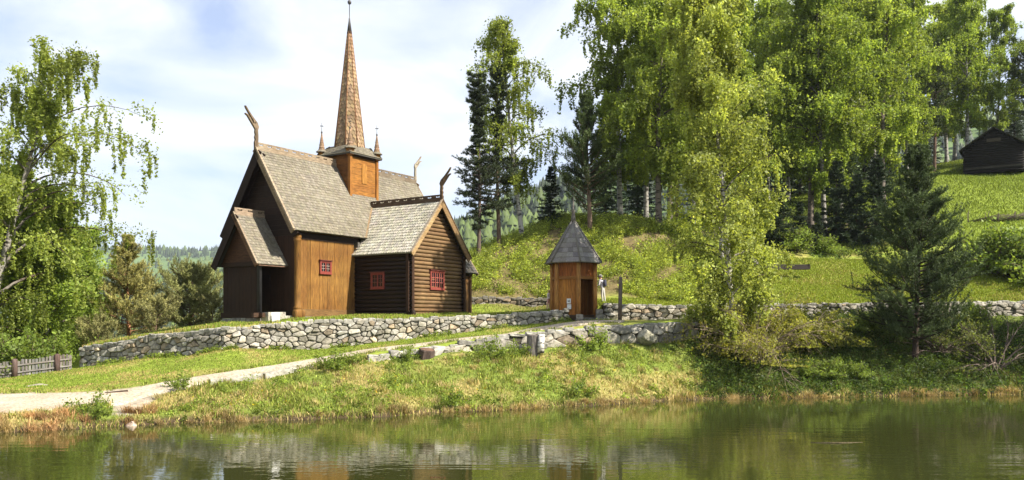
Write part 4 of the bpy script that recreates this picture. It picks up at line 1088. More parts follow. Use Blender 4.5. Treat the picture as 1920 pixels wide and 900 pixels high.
# stone pier beside the gate steps
for (px, Y, zt, lab) in ((1086, 50.25, .45, 'stubby stone pier left of the gatehouse doorway'), (1124, 51.2, .75, 'narrow stone pier right of the gatehouse doorway')):
    x = (px-CX)/F*Y; zb = float(ground(x, Y)[0])-.3; mb = MB(); z = zb
    while z < zt:
        h = random.uniform(.18, .3); mb.box((x-.2+random.uniform(-.04, .04), Y-.22, z), (x+.2+random.uniform(-.04, .04), Y+.3, z+h-.015), jc((.24, .225, .2), .25), .025); z += h
    tag(mb.build('stone_pier', M['stone']), lab, 'pier')

# ================================================================== people
def skin_figure(joints, edges, rad, root=0, sub=2):
    me = bpy.data.meshes.new('fig'); me.from_pydata(joints, edges, []); o = bpy.data.objects.new('fig', me); COL.objects.link(o)
    sk = o.modifiers.new('s', 'SKIN'); sk.use_smooth_shade = True
    for i, d in enumerate(me.skin_vertices[0].data):
        d.radius = (rad[i], rad[i]) if not isinstance(rad[i], tuple) else rad[i]; d.use_root = (i == root)
    su = o.modifiers.new('u', 'SUBSURF'); su.levels = su.render_levels = sub
    dg = bpy.context.evaluated_depsgraph_get(); dg.update()
    m2 = bpy.data.meshes.new_from_object(o.evaluated_get(dg)); bpy.data.objects.remove(o); return m2
SKIN = (0.45, 0.26, 0.18)
def person(loc, rz, hgt, label, shirt, trousers, hair, backpack=None, lean=0.08):
    root = empty('person', loc, rz); tag(root, label, 'person'); k = hgt/1.75
    J = [(0, 0, .95), (0, lean*.4, 1.18), (0, lean, 1.40), (0, lean*1.1, 1.52), (0, lean*1.2+.02, 1.63), (0, lean*1.2+.015, 1.72),
         (-.10, 0, .90), (-.11, .03, .50), (-.11, -.03, .10), (-.12, .10, .04), (.10, 0, .90), (.11, -.04, .50), (.12, -.10, .10), (.13, .03, .04),
         (-.19, lean, 1.40), (-.25, lean+.02, 1.13), (-.22, lean+.20, .98), (-.20, lean+.28, .95), (.19, lean, 1.40), (.25, lean, 1.13), (.22, lean+.18, .98), (.20, lean+.26, .95)]
    E = [(0, 1), (1, 2), (2, 3), (3, 4), (4, 5), (0, 6), (6, 7), (7, 8), (8, 9), (0, 10), (10, 11), (11, 12), (12, 13), (2, 14), (14, 15), (15, 16), (16, 17), (2, 18), (18, 19), (19, 20), (20, 21)]
    Rr = [.15, .14, .155, .058, .095, .085, .095, .068, .048, .045, .095, .068, .048, .045, .07, .052, .038, .035, .07, .052, .038, .035]
    me = skin_figure([tuple(c*k for c in j) for j in J], E, [r*k for r in Rr])
    n = len(me.vertices); co = np.empty(n*3); me.vertices.foreach_get('co', co); co = co.reshape(-1, 3)/k
    c = np.ones((n, 4)); c[:, :3] = shirt
    c[co[:, 2] < .98, :3] = trousers; c[co[:, 2] < .09, :3] = (.06, .05, .045); c[co[:, 2] > 1.50, :3] = SKIN
    hand = (co[:, 2] < 1.02) & (co[:, 1] > lean+.14) & (np.abs(co[:, 0]) > .14) & (co[:, 2] > .88); c[hand, :3] = SKIN
    a = me.color_attributes.new('Col', 'FLOAT_COLOR', 'POINT'); a.data.foreach_set('color', c.ravel().astype(np.float32))
    me.materials.clear(); me.materials.append(M['cloth']); body = link('body', me, root)
    mb = MB(); hd = V((0, lean*1.2+.0, 1.70))*k
    mb.lathe(hd, [(.115*k, -.06*k), (.122*k, .0), (.11*k, .05*k), (.07*k, .095*k), (.01*k, .115*k)], 12, hair); mb.build('hair', M['cloth'], root)
    mb = MB(); f = V((0, lean*1.2+.115, 1.63))*k
    for s in (-1, 1): mb.obox(f + V((s*.035, 0, .015))*k, (.014*k, 0, 0), (0, .012*k, 0), (0, 0, .008*k), (.03, .02, .02))
    mb.obox(f + V((0, .012, -.01))*k, (.012*k, 0, 0), (0, .018*k, 0), (0, 0, .022*k), SKIN); mb.obox(f + V((0, 0, -.05))*k, (.025*k, 0, 0), (0, .008*k, 0), (0, 0, .006*k), (.3, .1, .09)); mb.build('face', M['cloth'], root)
    for s in (-1, 1):                                            # fingers curled at the end of each arm
        mb = MB(); w_ = V((s*.20, lean+.28, .95))*k
        for q in range(4):
            o = w_ + V((-.03+.02*q, .02, -.005*q))*k; mb.tube([o, o + V((0, .045, -.015))*k, o + V((0, .06, -.05))*k], [.010*k, .009*k, .007*k], 6, SKIN)
        o = w_ + V((-s*.035, 0, 0))*k; mb.tube([o, o + V((-s*.025, .03, -.015))*k, o + V((-s*.02, .055, -.03))*k], [.011*k, .01*k, .008*k], 6, SKIN); mb.build('fingers', M['cloth'], body)
    if backpack:
        mb = MB(); mb.lathe(V((0, lean*.4-.19, 1.02))*k, [(.10*k, 0), (.14*k, .05*k), (.145*k, .28*k), (.11*k, .42*k), (.03*k, .46*k)], 10, backpack, 1.0, .75)
        for s in (-1, 1): mb.tube([V((s*.10, lean*.5-.12, 1.42))*k, V((s*.11, lean+.0, 1.53))*k, V((s*.11, lean+.16, 1.38))*k, V((s*.12, lean+.1, 1.12))*k], [.02*k]*4, 5, backpack)
        mb.build('backpack', M['cloth'], root)
    return root
px_, Yp = 1130.5, 53.6; xg = (px_-CX)/F*Yp
person((xg, Yp, float(ground(xg, Yp)[0])+.0), R(62), 1.72, 'walker in white shirt and pale trousers with dark backpack, half hidden behind the gatehouse', (.5, .49, .52), (.46, .44, .40), (.35, .33, .31), (.05, .05, .07), .14)
px_, Yp = 1028.5, 53.4; xg = (px_-CX)/F*Yp
person((xg, Yp, float(ground(xg, Yp)[0])+.0), R(-120), 1.22, 'small person in white and pale pink with light hair beside the left of the gatehouse', (.74, .66, .64), (.6, .36, .32), (.5, .36, .2), None, .03)

# ================================================================== small things
def ground_at(x, y): return float(ground(x, y)[0])
def post(px, y_top, Y, r, name, label, cat, col, mat='wood_v'):
    x = (px-CX)/F*Y; zb = ground_at(x, Y); zt = (HY-y_top)/F*Y; mb = MB()
    mb.tube([(x-.03, Y, zb-.3), (x, Y, (zb+zt)/2), (x+.02, Y, zt-.05), (x+.02, Y, zt)], [r*1.1, r, r*.95, r*.8], 10, col); return tag(mb.build(name, M[mat]), label, cat)
post(1163, 519, 50.6, .115, 'wooden_post', 'tall bare grey wooden post standing on its own by the stone wall', 'post', (0.24, 0.20, 0.165))

def stump(px, y0, y1, Y, r, label, white=False, col=(.085, .06, .05), topc=(.22, .13, .085), tilt=0.0):
    x = (px-CX)/F*Y; zb, zt = (HY-y1)/F*Y, (HY-y0)/F*Y; root = empty('tree_stump', (x, Y, zb)); tag(root, label, 'stump'); h = zt-zb
    mb = MB(); k = 14; rr = [r*random.uniform(.85, 1.15) for _ in range(k)]; vv = []
    for (z, s) in ((-.3, 1.25), (0.05*h, 1.12), (.4*h, 1.0), (.97*h, .97), (h, .9)):
        for j in range(k):
            t = 2*math.pi*j/k; vv.append((rr[j]*s*math.cos(t), rr[j]*s*math.sin(t), z + (random.uniform(-.03, .03) if z > 0 else 0)))
    ff = [(a*k+j, a*k+(j+1) % k, (a+1)*k+(j+1) % k, (a+1)*k+j) for a in range(4) for j in range(k)]
    mb.add(vv, ff, col); mb.build('bark', M['bark'], root)
    mb = MB(); mb.add([(rr[j]*.9*math.cos(2*math.pi*j/k), rr[j]*.9*math.sin(2*math.pi*j/k), h-.005) for j in range(k)] + [(0, 0, h+.01)], [(j, (j+1) % k, k) for j in range(k)], topc); mb.build('cut_face', M['wood_h'], root); root.rotation_euler = (tilt, tilt*.8, 0)
    return root
stump(797, 653, 681, 42.2, .42, 'reddish brown cut stump leaning out of the bank below the path', tilt=.22)
stump(1000, 628, 665, 43.7, .36, 'tall dark weathered tree stump in front of the block wall below the path', col=(.13, .115, .10), topc=(.25, .19, .14))
x, Y = at(1014, 0, 43.35)[:2]; mb = MB(); zb = (HY-662)/F*Y; zt = (HY-627)/F*Y
mb.tube([(x, Y, zb), (x+.01, Y+.02, (zb+zt)/2), (x+.06, Y+.05, zt)], [.19, .17, .165], 12, (.55, .52, .46)); tag(mb.build('birch_log', M['birch']), 'short upright white birch log leaning on the dark stump', 'log')
def boulder(name, px, y, Y, s, label, col, sz=(1, .8, .7), cat='rock', seed=1):
    x = (px-CX)/F*Y; z = (HY-y)/F*Y; bm = bmesh.new(); bmesh.ops.create_icosphere(bm, subdivisions=3, radius=1); rr = random.Random(seed)
    pl = [V((rr.uniform(-1, 1), rr.uniform(-1, 1), rr.uniform(-.6, 1))).normalized() for _ in range(9)]
    for v in bm.verts:
        p = v.co.copy()
        for q in pl:
            d = p.dot(q) - .68
            if d > 0: p -= q*d*.9
        v.co = V((p.x*s*sz[0], p.y*s*sz[1], p.z*s*sz[2]))
    me = bpy.data.meshes.new(name); bm.to_mesh(me); bm.free(); me.materials.append(M['stone'])
    a = me.color_attributes.new('Col', 'FLOAT_COLOR', 'POINT'); a.data.foreach_set('color', np.tile(np.array((*col, 1), dtype=np.float32), len(me.vertices)))
    o = link(name, me); o.location = (x, Y, z); return tag(o, label, cat)
boulder('boulder', 247, 800, 31.4, .24, 'small pale pointed rock at the edge of the water', (.55, .42, .34), (1, .8, .9), seed=3)
boulder('boulder', 75, 724, 40.2, .55, 'flat pale stone lying in the grass by the picket fence', (.34, .30, .25), (1.3, .8, .25), seed=5)
boulder('boulder', 1213, 632, 46.0, .55, 'rounded lichen covered boulder at the foot of the block wall', (.33, .31, .24), (1, .8, .85), seed=9)
boulder('boulder', 1385, 493, 62.5, .5, 'squarish grey stone on the lawn under the big birch', (.20, .19, .18), (1.2, .8, .7), seed=11)
boulder('boulder', 1412, 492, 63.0, .45, 'smaller grey stone on the lawn beside the squarish stone', (.22, .20, .19), (.9, .8, .8), seed=12)
# log trough on the lawn
tx0, tx1, tY = at(1434, 0, 62)[0], at(1518, 0, 61.5)[0], 61.8; zt = (HY-495)/F*tY
tr = empty('log_trough', ((tx0+tx1)/2, tY, zt-.42)); tag(tr, 'long dark hollowed log lying on the sunny lawn', 'trough'); hl = (tx1-tx0)/2
mb = MB(); prof = [(-.28, .02), (-.24, .36), (-.16, .38), (-.10, .20), (.10, .20), (.16, .38), (.24, .36), (.28, .02)]
mb.prism(prof, (0, 0, 0), (0, 1, 0), (0, 0, 1), (1, 0, 0), 2*hl, (.05, .04, .03)); mb.build('log', M['wood_h'], tr)
mb = MB()
for s in (-1, 1): mb.box((s*hl-.06, -.27, .03), (s*hl+.06, .27, .40), (.06, .048, .035)); mb.build('end_block', M['wood_h'], tr); mb = MB()

# board edging the track
mb = MB(); a, b = V(gpt(197, 0, 36.9, .03)), V(gpt(240, 0, 37.3, .06)); mb.beam(a, b, .12, .12, (.12, .085, .06)); tag(mb.build('edging_board', M['wood_h']), 'weathered board edging the gravel where the track leaves the path', 'board')
# floating twig
mb = MB(); mb.tube([(at(1520, 0, 27)[0], 27.0, WATER_Z+.0), (at(1570, 0, 27)[0], 26.9, WATER_Z+.015), (at(1618, 0, 27.1)[0], 27.1, WATER_Z-.005)], [.016, .02, .010], 6, (.09, .07, .04)); tag(mb.build('floating_branch', M['bark']), 'thin branch floating on the dark water', 'branch')

# ---- picket fence
def picket_fence(name, p0, p1, post_px, h, label):
    root = empty(name, (*p0[:2], ground_at(*p0[:2]))); tag(root, label, 'fence'); a, b = V((*p0[:2], 0)), V((*p1[:2], 0)); d = (b-a); Ln = d.length; d.normalize(); n = V((d.y, -d.x, 0)); inv = V(root.location)
    GP = (.27, .255, .235); mb = MB(); s = 0
    zg = lambda s_: ground_at(*(a+d*s_)[:2])
    while s < Ln:
        w_ = random.uniform(.10, .15); q = a + d*s; z = zg(s); hh = h*random.uniform(.93, 1.05)
        o = q + V((0, 0, z+hh/2+.05)) + d*w_/2 - inv; tl = random.uniform(-.02, .02)
        mb.obox(o, d*w_/2, n*.013, V((tl, 0, hh/2)), jc(GP, .28)); s += w_ + random.uniform(.03, .06)
    mb.build('pickets', M['wood_v'], root)
    for zz in (.3, .75):
        mb = MB(); k = 6
        for i in range(k): s0, s1 = Ln*i/k, Ln*(i+1)/k; mb.beam(a+d*s0+n*.05+V((0, 0, zg(s0)+h*zz))-inv, a+d*s1+n*.05+V((0, 0, zg(s1)+h*zz))-inv, .05, .08, jc((.33, .31, .28), .1))
        mb.build('rail', M['wood_h'], root)
    for px in post_px:
        t = min(np.linspace(0, 1, 300), key=lambda t_: abs((a+d*Ln*t_).x/(a+d*Ln*t_).y*F+CX-px)); q = a+d*Ln*t; z = ground_at(q.x, q.y)
        mb = MB(); mb.lathe(q + n*.06 + V((0, 0, z-.2)) - inv, [(.15, 0), (.15, h+.30), (.12, h+.34), (.03, h+.36)], 10, jc((.19, .13, .115), .12)); mb.build('post', M['wood_v'], root)
picket_fence('picket_fence', at(-130, 0, 44.5), at(134, 0, 48.35), (-70, 27, 107), .86, 'grey weathered picket fence with stout round posts at the left edge')

# ---- log shed on the hillside
sY = 98.0; c0 = V(at(1808, 319, sY)); shed = empty('log_shed', c0, R(-33)); tag(shed, 'small dark log shed with a low gable on the grassy hillside', 'shed')
wS, dS, hS, aS = 5.9, 7.0, 2.35, 2.0
SHED_SHADED = (0.016, 0.012, 0.009); mb = MB()  # log colour darkened to include the shade on the gable front
log_wall(mb, (0, 0), (wS, 0), -.5, hS+aS, (0, -1), SHED_SHADED, .26, lim=lambda z: (0, wS) if z < hS else ((z-hS)/aS*wS/2+.05, wS-(z-hS)/aS*wS/2-.05)); mb.build('gable_wall', M['wood_h'], shed)
for (p0, p1, n) in (((wS, 0), (wS, dS), (1, 0)), ((0, dS), (0, 0), (-1, 0)), ((wS, dS), (0, dS), (0, 1))):
    mb = MB(); log_wall(mb, p0, p1, -.5, hS, n, (0.16, .09, .05) if n == (1, 0) else SHED_SHADED, .26); mb.build('wall', M['wood_h'], shed)  # sunlit side coloured lighter than the shaded logs
mb = MB(); sl_ = aS/(wS/2)
for s in (-1, 1):
    e = V((wS/2 + s*(wS/2+.5), 0, hS-.5*sl_+.08)); u = V((-s*(wS/2+.5), 0, (wS/2+.5)*sl_)); q = [e + V((0, -.6, 0)), e + V((0, dS+.6, 0)), e + u + V((0, dS+.6, 0)), e + u + V((0, -.6, 0))]
    up_ = V((0, 0, .14)); mb.add([*q, *[p+up_ for p in q]], [(0,1,2,3), (7,6,5,4), (0,4,5,1), (1,5,6,2), (2,6,7,3), (3,7,4,0)], (.05, .045, .03))
mb.build('roof', M['shingle'], shed)
mb = MB(); mb.box((wS/2-.7, -.17, hS+.55), (wS/2+.7, -.13, hS+.95), (.12, .1, .08)); mb.build('gable_board', M['wood_h'], shed)
mb = MB(); mb.box((.1, -.18, -.02), (wS-.1, -.12, .16), (.09, .08, .065)); mb.build('sill_beam', M['wood_h'], shed)

# ---- wattle / rail fences on the slope
def rail_fence(pts, h, label, n_slant=1.0, up_stakes=True):
    P = [V((x, y, ground_at(x, y))) for x, y in pts]; root = empty('rail_fence', P[0]); tag(root, label, 'fence'); o = P[0]; col = (.07, .055, .042)
    mb = MB(); st = MB()
    for i in range(len(P)-1):
        a, b = P[i]-o, P[i+1]-o; L_ = (b-a).length; d = (b-a)/L_; s = 0
        while s < L_:
            q = a + d*s; ln = 2.6
            mb.tube([q + V((0, 0, .05)), q + d*ln + V((0, 0, h*.95))], [.05, .035], 5, jc(col, .3)); s += .42*n_slant
        s = 0
        while s < L_:
            q = a + d*s
            for e in (-.10, .10): st = MB(); st.tube([q + V((0, e, -.3)), q + V((random.uniform(-.1, .35), e, h*random.uniform(1.0, 1.45)))], [.04, .028], 5, jc(col, .3)); st.build('stake', M['bark'], root)
            s += 1.5
    mb.build('slanting_rails', M['bark'], root)
rail_fence([at(1478, 0, 76)[:2], at(1540, 0, 75.2)[:2], at(1600, 0, 75.5)[:2]], 1.2, 'dark slanting rail fence in the shade beneath the birches')
rail_fence([at(1815, 0, 77)[:2], at(1870, 0, 76.5)[:2], at(1990, 0, 76.5)[:2]], 0.75, 'low dark rail fence crossing the sunny meadow below the shed')
sg.location = (*at(516, 0, 46.35)[:2], ground_at(*at(516, 0, 46.35)[:2]))
# ================================================================== trees
def rdir(az, el): return V((math.cos(az)*math.cos(el), math.sin(az)*math.cos(el), math.sin(el)))

def leaves_mesh(name, C, size, col, mat, var=0.28, clumps=None, yellow=0.25, aspect=0.62, seed=0, flat=0.0):
    """one small rhombic leaf (or leaf pair) per centre"""
    r = np.random.default_rng(seed); n = len(C)
    a = r.normal(size=(n, 3)); a[:, 2] *= (1-flat); a /= np.linalg.norm(a, axis=1)[:, None]
    b = r.normal(size=(n, 3)); b -= a*(a*b).sum(1)[:, None]; b /= np.linalg.norm(b, axis=1)[:, None]
    s = size*np.clip(r.lognormal(-.05, .33, n), .45, 1.7)[:, None]
    fold = np.cross(a, b)*s*0.12
    Vt = np.stack([C + a*s, C + b*s*aspect + fold, C - a*s, C - b*s*aspect + fold], 1).reshape(-1, 3)
    f = np.arange(n*4).reshape(-1, 4)
    m = r.lognormal(0, var, n)
    if clumps is not None: m = m*clumps
    c = np.array(col)[None]*m[:, None]
    y = (r.random(n)*yellow)[:, None]; c = c*(1-y) + c*np.array((1.35, 1.1, 0.75))*y
    c = np.clip(c, 0.004, 0.7)
    return np_mesh(name, Vt, [f], mat, np.repeat(c, 4, 0))

def build_tube_mesh(name, tubes, mat):
    mb = MB()
    for pts, rad, n, cols in tubes: mb.tube(pts, rad, n, cols=cols, cap=False)
    me = bpy.data.meshes.new(name); me.from_pydata(mb.v, [], mb.f); me.materials.append(mat)
    a = me.color_attributes.new('Col', 'FLOAT_COLOR', 'POINT'); c = np.ones((len(mb.v), 4), dtype=np.float32); c[:, :3] = np.array(mb.c); a.data.foreach_set('color', c.ravel())
    me.polygons.foreach_set('use_smooth', np.ones(len(mb.f), dtype=bool)); me.update(); return me

WHITE = (0.42, 0.40, 0.355); TWIG = (0.075, 0.05, 0.035)
def birch(seed, bark=None, H=18, r0=0.2, lean=(0, 0), cs=0.25, spread=3.4, droop=1.0, nleaf=24000, size=0.085, col=(0.12, 0.17, 0.025), nb=46, hang=1.0, dark=False, asym=None, top=0.5, bend=1.3, rag=0.3, low=0.28):
    r = random.Random(seed); nr = np.random.default_rng(seed)
    wob = [r.uniform(-1, 1) for _ in range(6)]
    def tp(t): return V((lean[0]*t**bend + 0.25*wob[0]*math.sin(3.1*t+wob[1]*3) - 0.25*wob[0]*math.sin(wob[1]*3), lean[1]*t**bend + 0.2*wob[2]*math.sin(3.7*t), H*t))
    def tr(t): return max(0.02, r0*((1-t)**0.85)*(1 + 0.35*math.exp(-t*45)))
    bark = (0.16, 0.13, 0.105) if dark else (bark or WHITE)
    ts = np.linspace(0, 1, 22); tubes = []
    tubes.append(([tp(t) + V((0, 0, -0.4 if t == 0 else 0)) for t in ts], [tr(t) for t in ts], 9, [tuple(np.array(bark)*(0.35 if t < .03 else 1)*(1-t)**.3 + np.array(TWIG)*(1-(1-t)**.3)) for t in ts]))
    C, W = [], []
    az = r.uniform(0, 6)
    for i in range(nb):
        u = (i + r.uniform(0, .9))/nb; t = cs + (0.985-cs)*u**0.9; az += 2.4 + r.uniform(-.5, .5)
        prof = (low + (1-low)*min(1, u/0.22))*((1-u)**top) + 0.06
        Lb = spread*prof*r.uniform(1-1.3*rag, 1+.7*rag)
        if asym: Lb *= 1 + asym[1]*math.cos(az - asym[0])
        el = R(r.uniform(28, 58)) + u*0.35; p = tp(t); pts = [p.copy()]; k = 8; d = rdir(az, el); rb_ = min(tr(t)*0.5, 0.02+0.018*Lb)
        clump = r.uniform(0.7, 1.35); dens = r.choice((1, 1, 2, 3))
        for q in range(k):
            pts.append(pts[-1] + d*Lb/k); el -= droop*R(r.uniform(6, 15)); az2 = az + r.uniform(-.35, .35); d = rdir(az2, el)
        bc = tuple(np.array(bark)*.45 + np.array(TWIG)*.55)
        tubes.append((pts, [rb_*(1-q/(k+.4)) + .006 for q in range(k+1)], 5, [bc if q < 3 else TWIG for q in range(k+1)]))
        for q in range(2, k+1):
            for s in range(1 + (r.random() < .6) + (dens > 1) + (dens > 2)):
                a2 = az + r.uniform(-1.5, 1.5); e2 = R(r.uniform(-35, 40)); L2 = Lb*r.uniform(.14, .34)*(1.2-.5*q/k); P = [pts[q].copy()]; dd = rdir(a2, e2)
                for w_ in range(4):
                    P.append(P[-1] + dd*L2/4); e2 -= droop*R(r.uniform(8, 24)); dd = rdir(a2, e2)
                if r.random() < .45: tubes.append((P, [.012, .009, .007, .005, .003], 3, [TWIG]*5))
                for w_ in range(1, 5): C.append((*P[w_], .21, .11)); W.append(clump)
                if r.random() < 0.55*hang:                  # hanging strand
                    L3 = r.uniform(.5, 1.7)*hang*min(1, Lb/1.6); n3 = max(3, int(L3/.13)); o = P[-1]; sw = (r.uniform(-.12, .12), r.uniform(-.12, .12))
                    for w_ in range(n3):
                        f = w_/n3; C.append((o.x + sw[0]*f, o.y + sw[1]*f, o.z - L3*f, .055, .06)); W.append(clump*r.uniform(.9, 1.1))
                    if r.random() < .5: tubes.append(([o, o + V((sw[0], sw[1], -L3))], [.006, .003], 3, [TWIG]*2))
    C = np.array(C); W = np.array(W)
    idx = nr.integers(0, len(C), nleaf)
    pos = C[idx, :3] + nr.normal(size=(nleaf, 3))*C[idx, 3:4]
    print('birch', seed, 'clusters', len(C))
    return build_tube_mesh('trunk', tubes, M['birch']), leaves_mesh('crown', pos, size, col, M['leaf'], 0.22, W[idx], 0.3, seed=seed)

def tufts_mesh(name, T, D, ln, wd, k, col, spread=0.9, seed=0, clumps=None, var=0.2):
    """k narrow needles (bundles) radiating from every tuft"""
    r = np.random.default_rng(seed); n = len(T); T = np.repeat(T, k, 0); D = np.repeat(D, k, 0)
    d = D + r.normal(size=(n*k, 3))*spread; d /= np.linalg.norm(d, axis=1)[:, None]
    s = np.cross(d, r.normal(size=(n*k, 3))); s /= np.linalg.norm(s, axis=1)[:, None]
    L_ = ln*r.uniform(.6, 1.3, n*k)[:, None]
    Vt = np.stack([T + s*wd*.5, T + d*L_, T - s*wd*.5], 1)
    Vt[:, 0] -= d*L_*.15; Vt[:, 2] -= d*L_*.15
    m = r.lognormal(0, var, n*k)
    if clumps is not None: m = m*np.repeat(clumps, k)
    c = np.clip(np.array(col)[None]*m[:, None], .003, .5)
    return np_mesh(name, Vt.reshape(-1, 3), [np.arange(n*k*3).reshape(-1, 3)], M['needle'], np.repeat(c, 3, 0))

def pine(seed, H=12, r0=.17, cs=.3, spread=2.6, col=(.045, .075, .022), bark=(.13, .085, .06), ntuft=2600, k=9, ln=.19, wd=.035, lean=(0, 0), upturn=1.0, shape='cone', gaps=.25, whorl=.42, orange=False, el0=(5, 30)):
    r = random.Random(seed); nr = np.random.default_rng(seed)
    w0 = r.uniform(0, 6)
    def tp(t): return V((lean[0]*t + .12*math.sin(4*t+w0) - .12*math.sin(w0), lean[1]*t, H*t))
    def tr(t): return max(.018, r0*(1-t)**.9*(1+.3*math.exp(-t*40)))
    ts = np.linspace(0, 1, 18); bt = np.array((.34, .17, .08)) if orange else np.array(bark)*1.1
    tubes = [([tp(t) + V((0, 0, -.4 if t == 0 else 0)) for t in ts], [tr(t) for t in ts], 9, [tuple(np.array(bark)*(1-t) + bt*t) for t in ts])]
    T, D, W = [], [], []
    z = cs*H
    while z < H*.985:
        t = z/H; u = (t-cs)/(1-cs); nb_ = r.choice((3, 4, 5)); a0 = r.uniform(0, 6.28)
        if shape == 'cone': prof = (.35+.65*min(1, u/.15))*(1-u)**.8 + .07
        elif shape == 'broad': prof = (.55+.45*min(1, u/.22))*(1-u)**1.0*r.uniform(.85, 1.1) + .07
        elif shape == 'round': prof = math.sin(math.pi*min(1, max(.12, u*.86+.12)))**.6*(.95 if u < .8 else .75)
        else: prof = (.55 + .45*math.sin(u*9+seed))*(1-u)**.55 + .10
        for b in range(nb_):
            if r.random() < gaps: continue
            az = a0 + 6.28*b/nb_ + r.uniform(-.4, .4); Lb = spread*prof*r.uniform(.65, 1.2); el = R(r.uniform(*el0)) + u*.5 - .1; d = rdir(az, el); pts = [tp(t)]; kk = 6
            clump = r.uniform(.7, 1.35)
            for q in range(kk): pts.append(pts[-1] + d*Lb/kk); el += R(r.uniform(-4, 9))*upturn; az += r.uniform(-.12, .12); d = rdir(az, el)
            tubes.append((pts, [min(tr(t)*.45, .045)*(1-q/(kk+.5)) + .006 for q in range(kk+1)], 4, [tuple(np.array(bark)*.8)]*(kk+1)))
            for q in range(2 if Lb > 1 else 1, kk+1):
                nsub = r.choice((3, 4, 5)); 
                for s in range(nsub):
                    a2 = az + r.uniform(-1.2, 1.2); e2 = el + R(r.uniform(-25, 35)); L2 = max(.18, Lb*r.uniform(.12, .30)); dd = rdir(a2, e2); o = pts[q] + (pts[q-1]-pts[q])*r.random()
                    nn = max(2, int(L2/.13))
                    for w_ in range(nn):
                        f = (w_+1)/nn; e3 = e2 + .5*f*upturn; T.append(o + dd*L2*f + V((0, 0, .12*L2*f*f*upturn))); D.append(rdir(a2, e3)); W.append(clump)
                    if r.random() < .3: tubes.append(([o, o + dd*L2], [.010, .004], 3, [tuple(np.array(bark)*.7)]*2))
        z += whorl*r.uniform(.7, 1.3)*(1.15 - .5*u)
    T = np.array([tuple(p) for p in T]); D = np.array([tuple(p) for p in D]); W = np.array(W)
    if len(T) > ntuft: i = nr.permutation(len(T))[:ntuft]; T, D, W = T[i], D[i], W[i]
    print('pine', seed, len(T))
    return build_tube_mesh('trunk', tubes, M['bark']), tufts_mesh('crown', T, D, ln, wd, k, col, .75, seed, W)

def spruce(seed, H=14, r0=.17, cs=.06, spread=2.2, col=(.048, .076, .028), ntuft=4200, k=6, ln=.20, wd=.05, thin=0.0):
    r = random.Random(seed); nr = np.random.default_rng(seed)
    tubes = [([V((0, 0, -.4 if t == 0 else H*t)) for t in np.linspace(0, 1, 10)], [max(.015, r0*(1-t)) for t in np.linspace(0, 1, 10)], 8, [(.10, .075, .055)]*10)]
    T, D, W = [], [], []; z = cs*H
    while z < H*.99:
        u = (z/H-cs)/(1-cs); nb_ = r.choice((4, 5, 6)); a0 = r.uniform(0, 6.28)
        for b in range(nb_):
            if r.random() < thin: continue
            az = a0 + 6.28*b/nb_ + r.uniform(-.3, .3); Lb = spread*((1-u)**.85*r.uniform(.7, 1.15) + .05); el = R(12 - 30*(1-u)) ; pts = [V((0, 0, z))]; kk = 5; d = rdir(az, el); cl = r.uniform(.7, 1.3)
            for q in range(kk): pts.append(pts[-1] + d*Lb/kk); el += R(5); d = rdir(az, el)
            tubes.append((pts, [.03*(1-q/(kk+.5)) + .004 for q in range(kk+1)], 3, [(.08, .06, .045)]*(kk+1)))
            for q in range(1, kk+1):
                for s in (-1, 1):
                    for m_ in range(2):
                        a2 = az + s*r.uniform(.5, 1.1); L2 = Lb*r.uniform(.10, .28); nn = max(2, int(L2/.14)); dd = rdir(a2, el - R(r.uniform(5, 35))); o = pts[q] + (pts[q-1]-pts[q])*r.random()
                        for w_ in range(nn): T.append(o + dd*L2*(w_+.6)/nn); D.append(dd); W.append(cl)
                T.append(pts[q]); D.append(d); W.append(cl)
        z += .30*r.uniform(.7, 1.3)*(H/14)**.5
    T = np.array([tuple(p) for p in T]); D = np.array([tuple(p) for p in D]); W = np.array(W)
    if len(T) > ntuft: i = nr.permutation(len(T))[:ntuft]; T, D, W = T[i], D[i], W[i]
    return build_tube_mesh('trunk', tubes, M['bark']), tufts_mesh('crown', T, D, ln, wd, k, col, .55, seed, W)

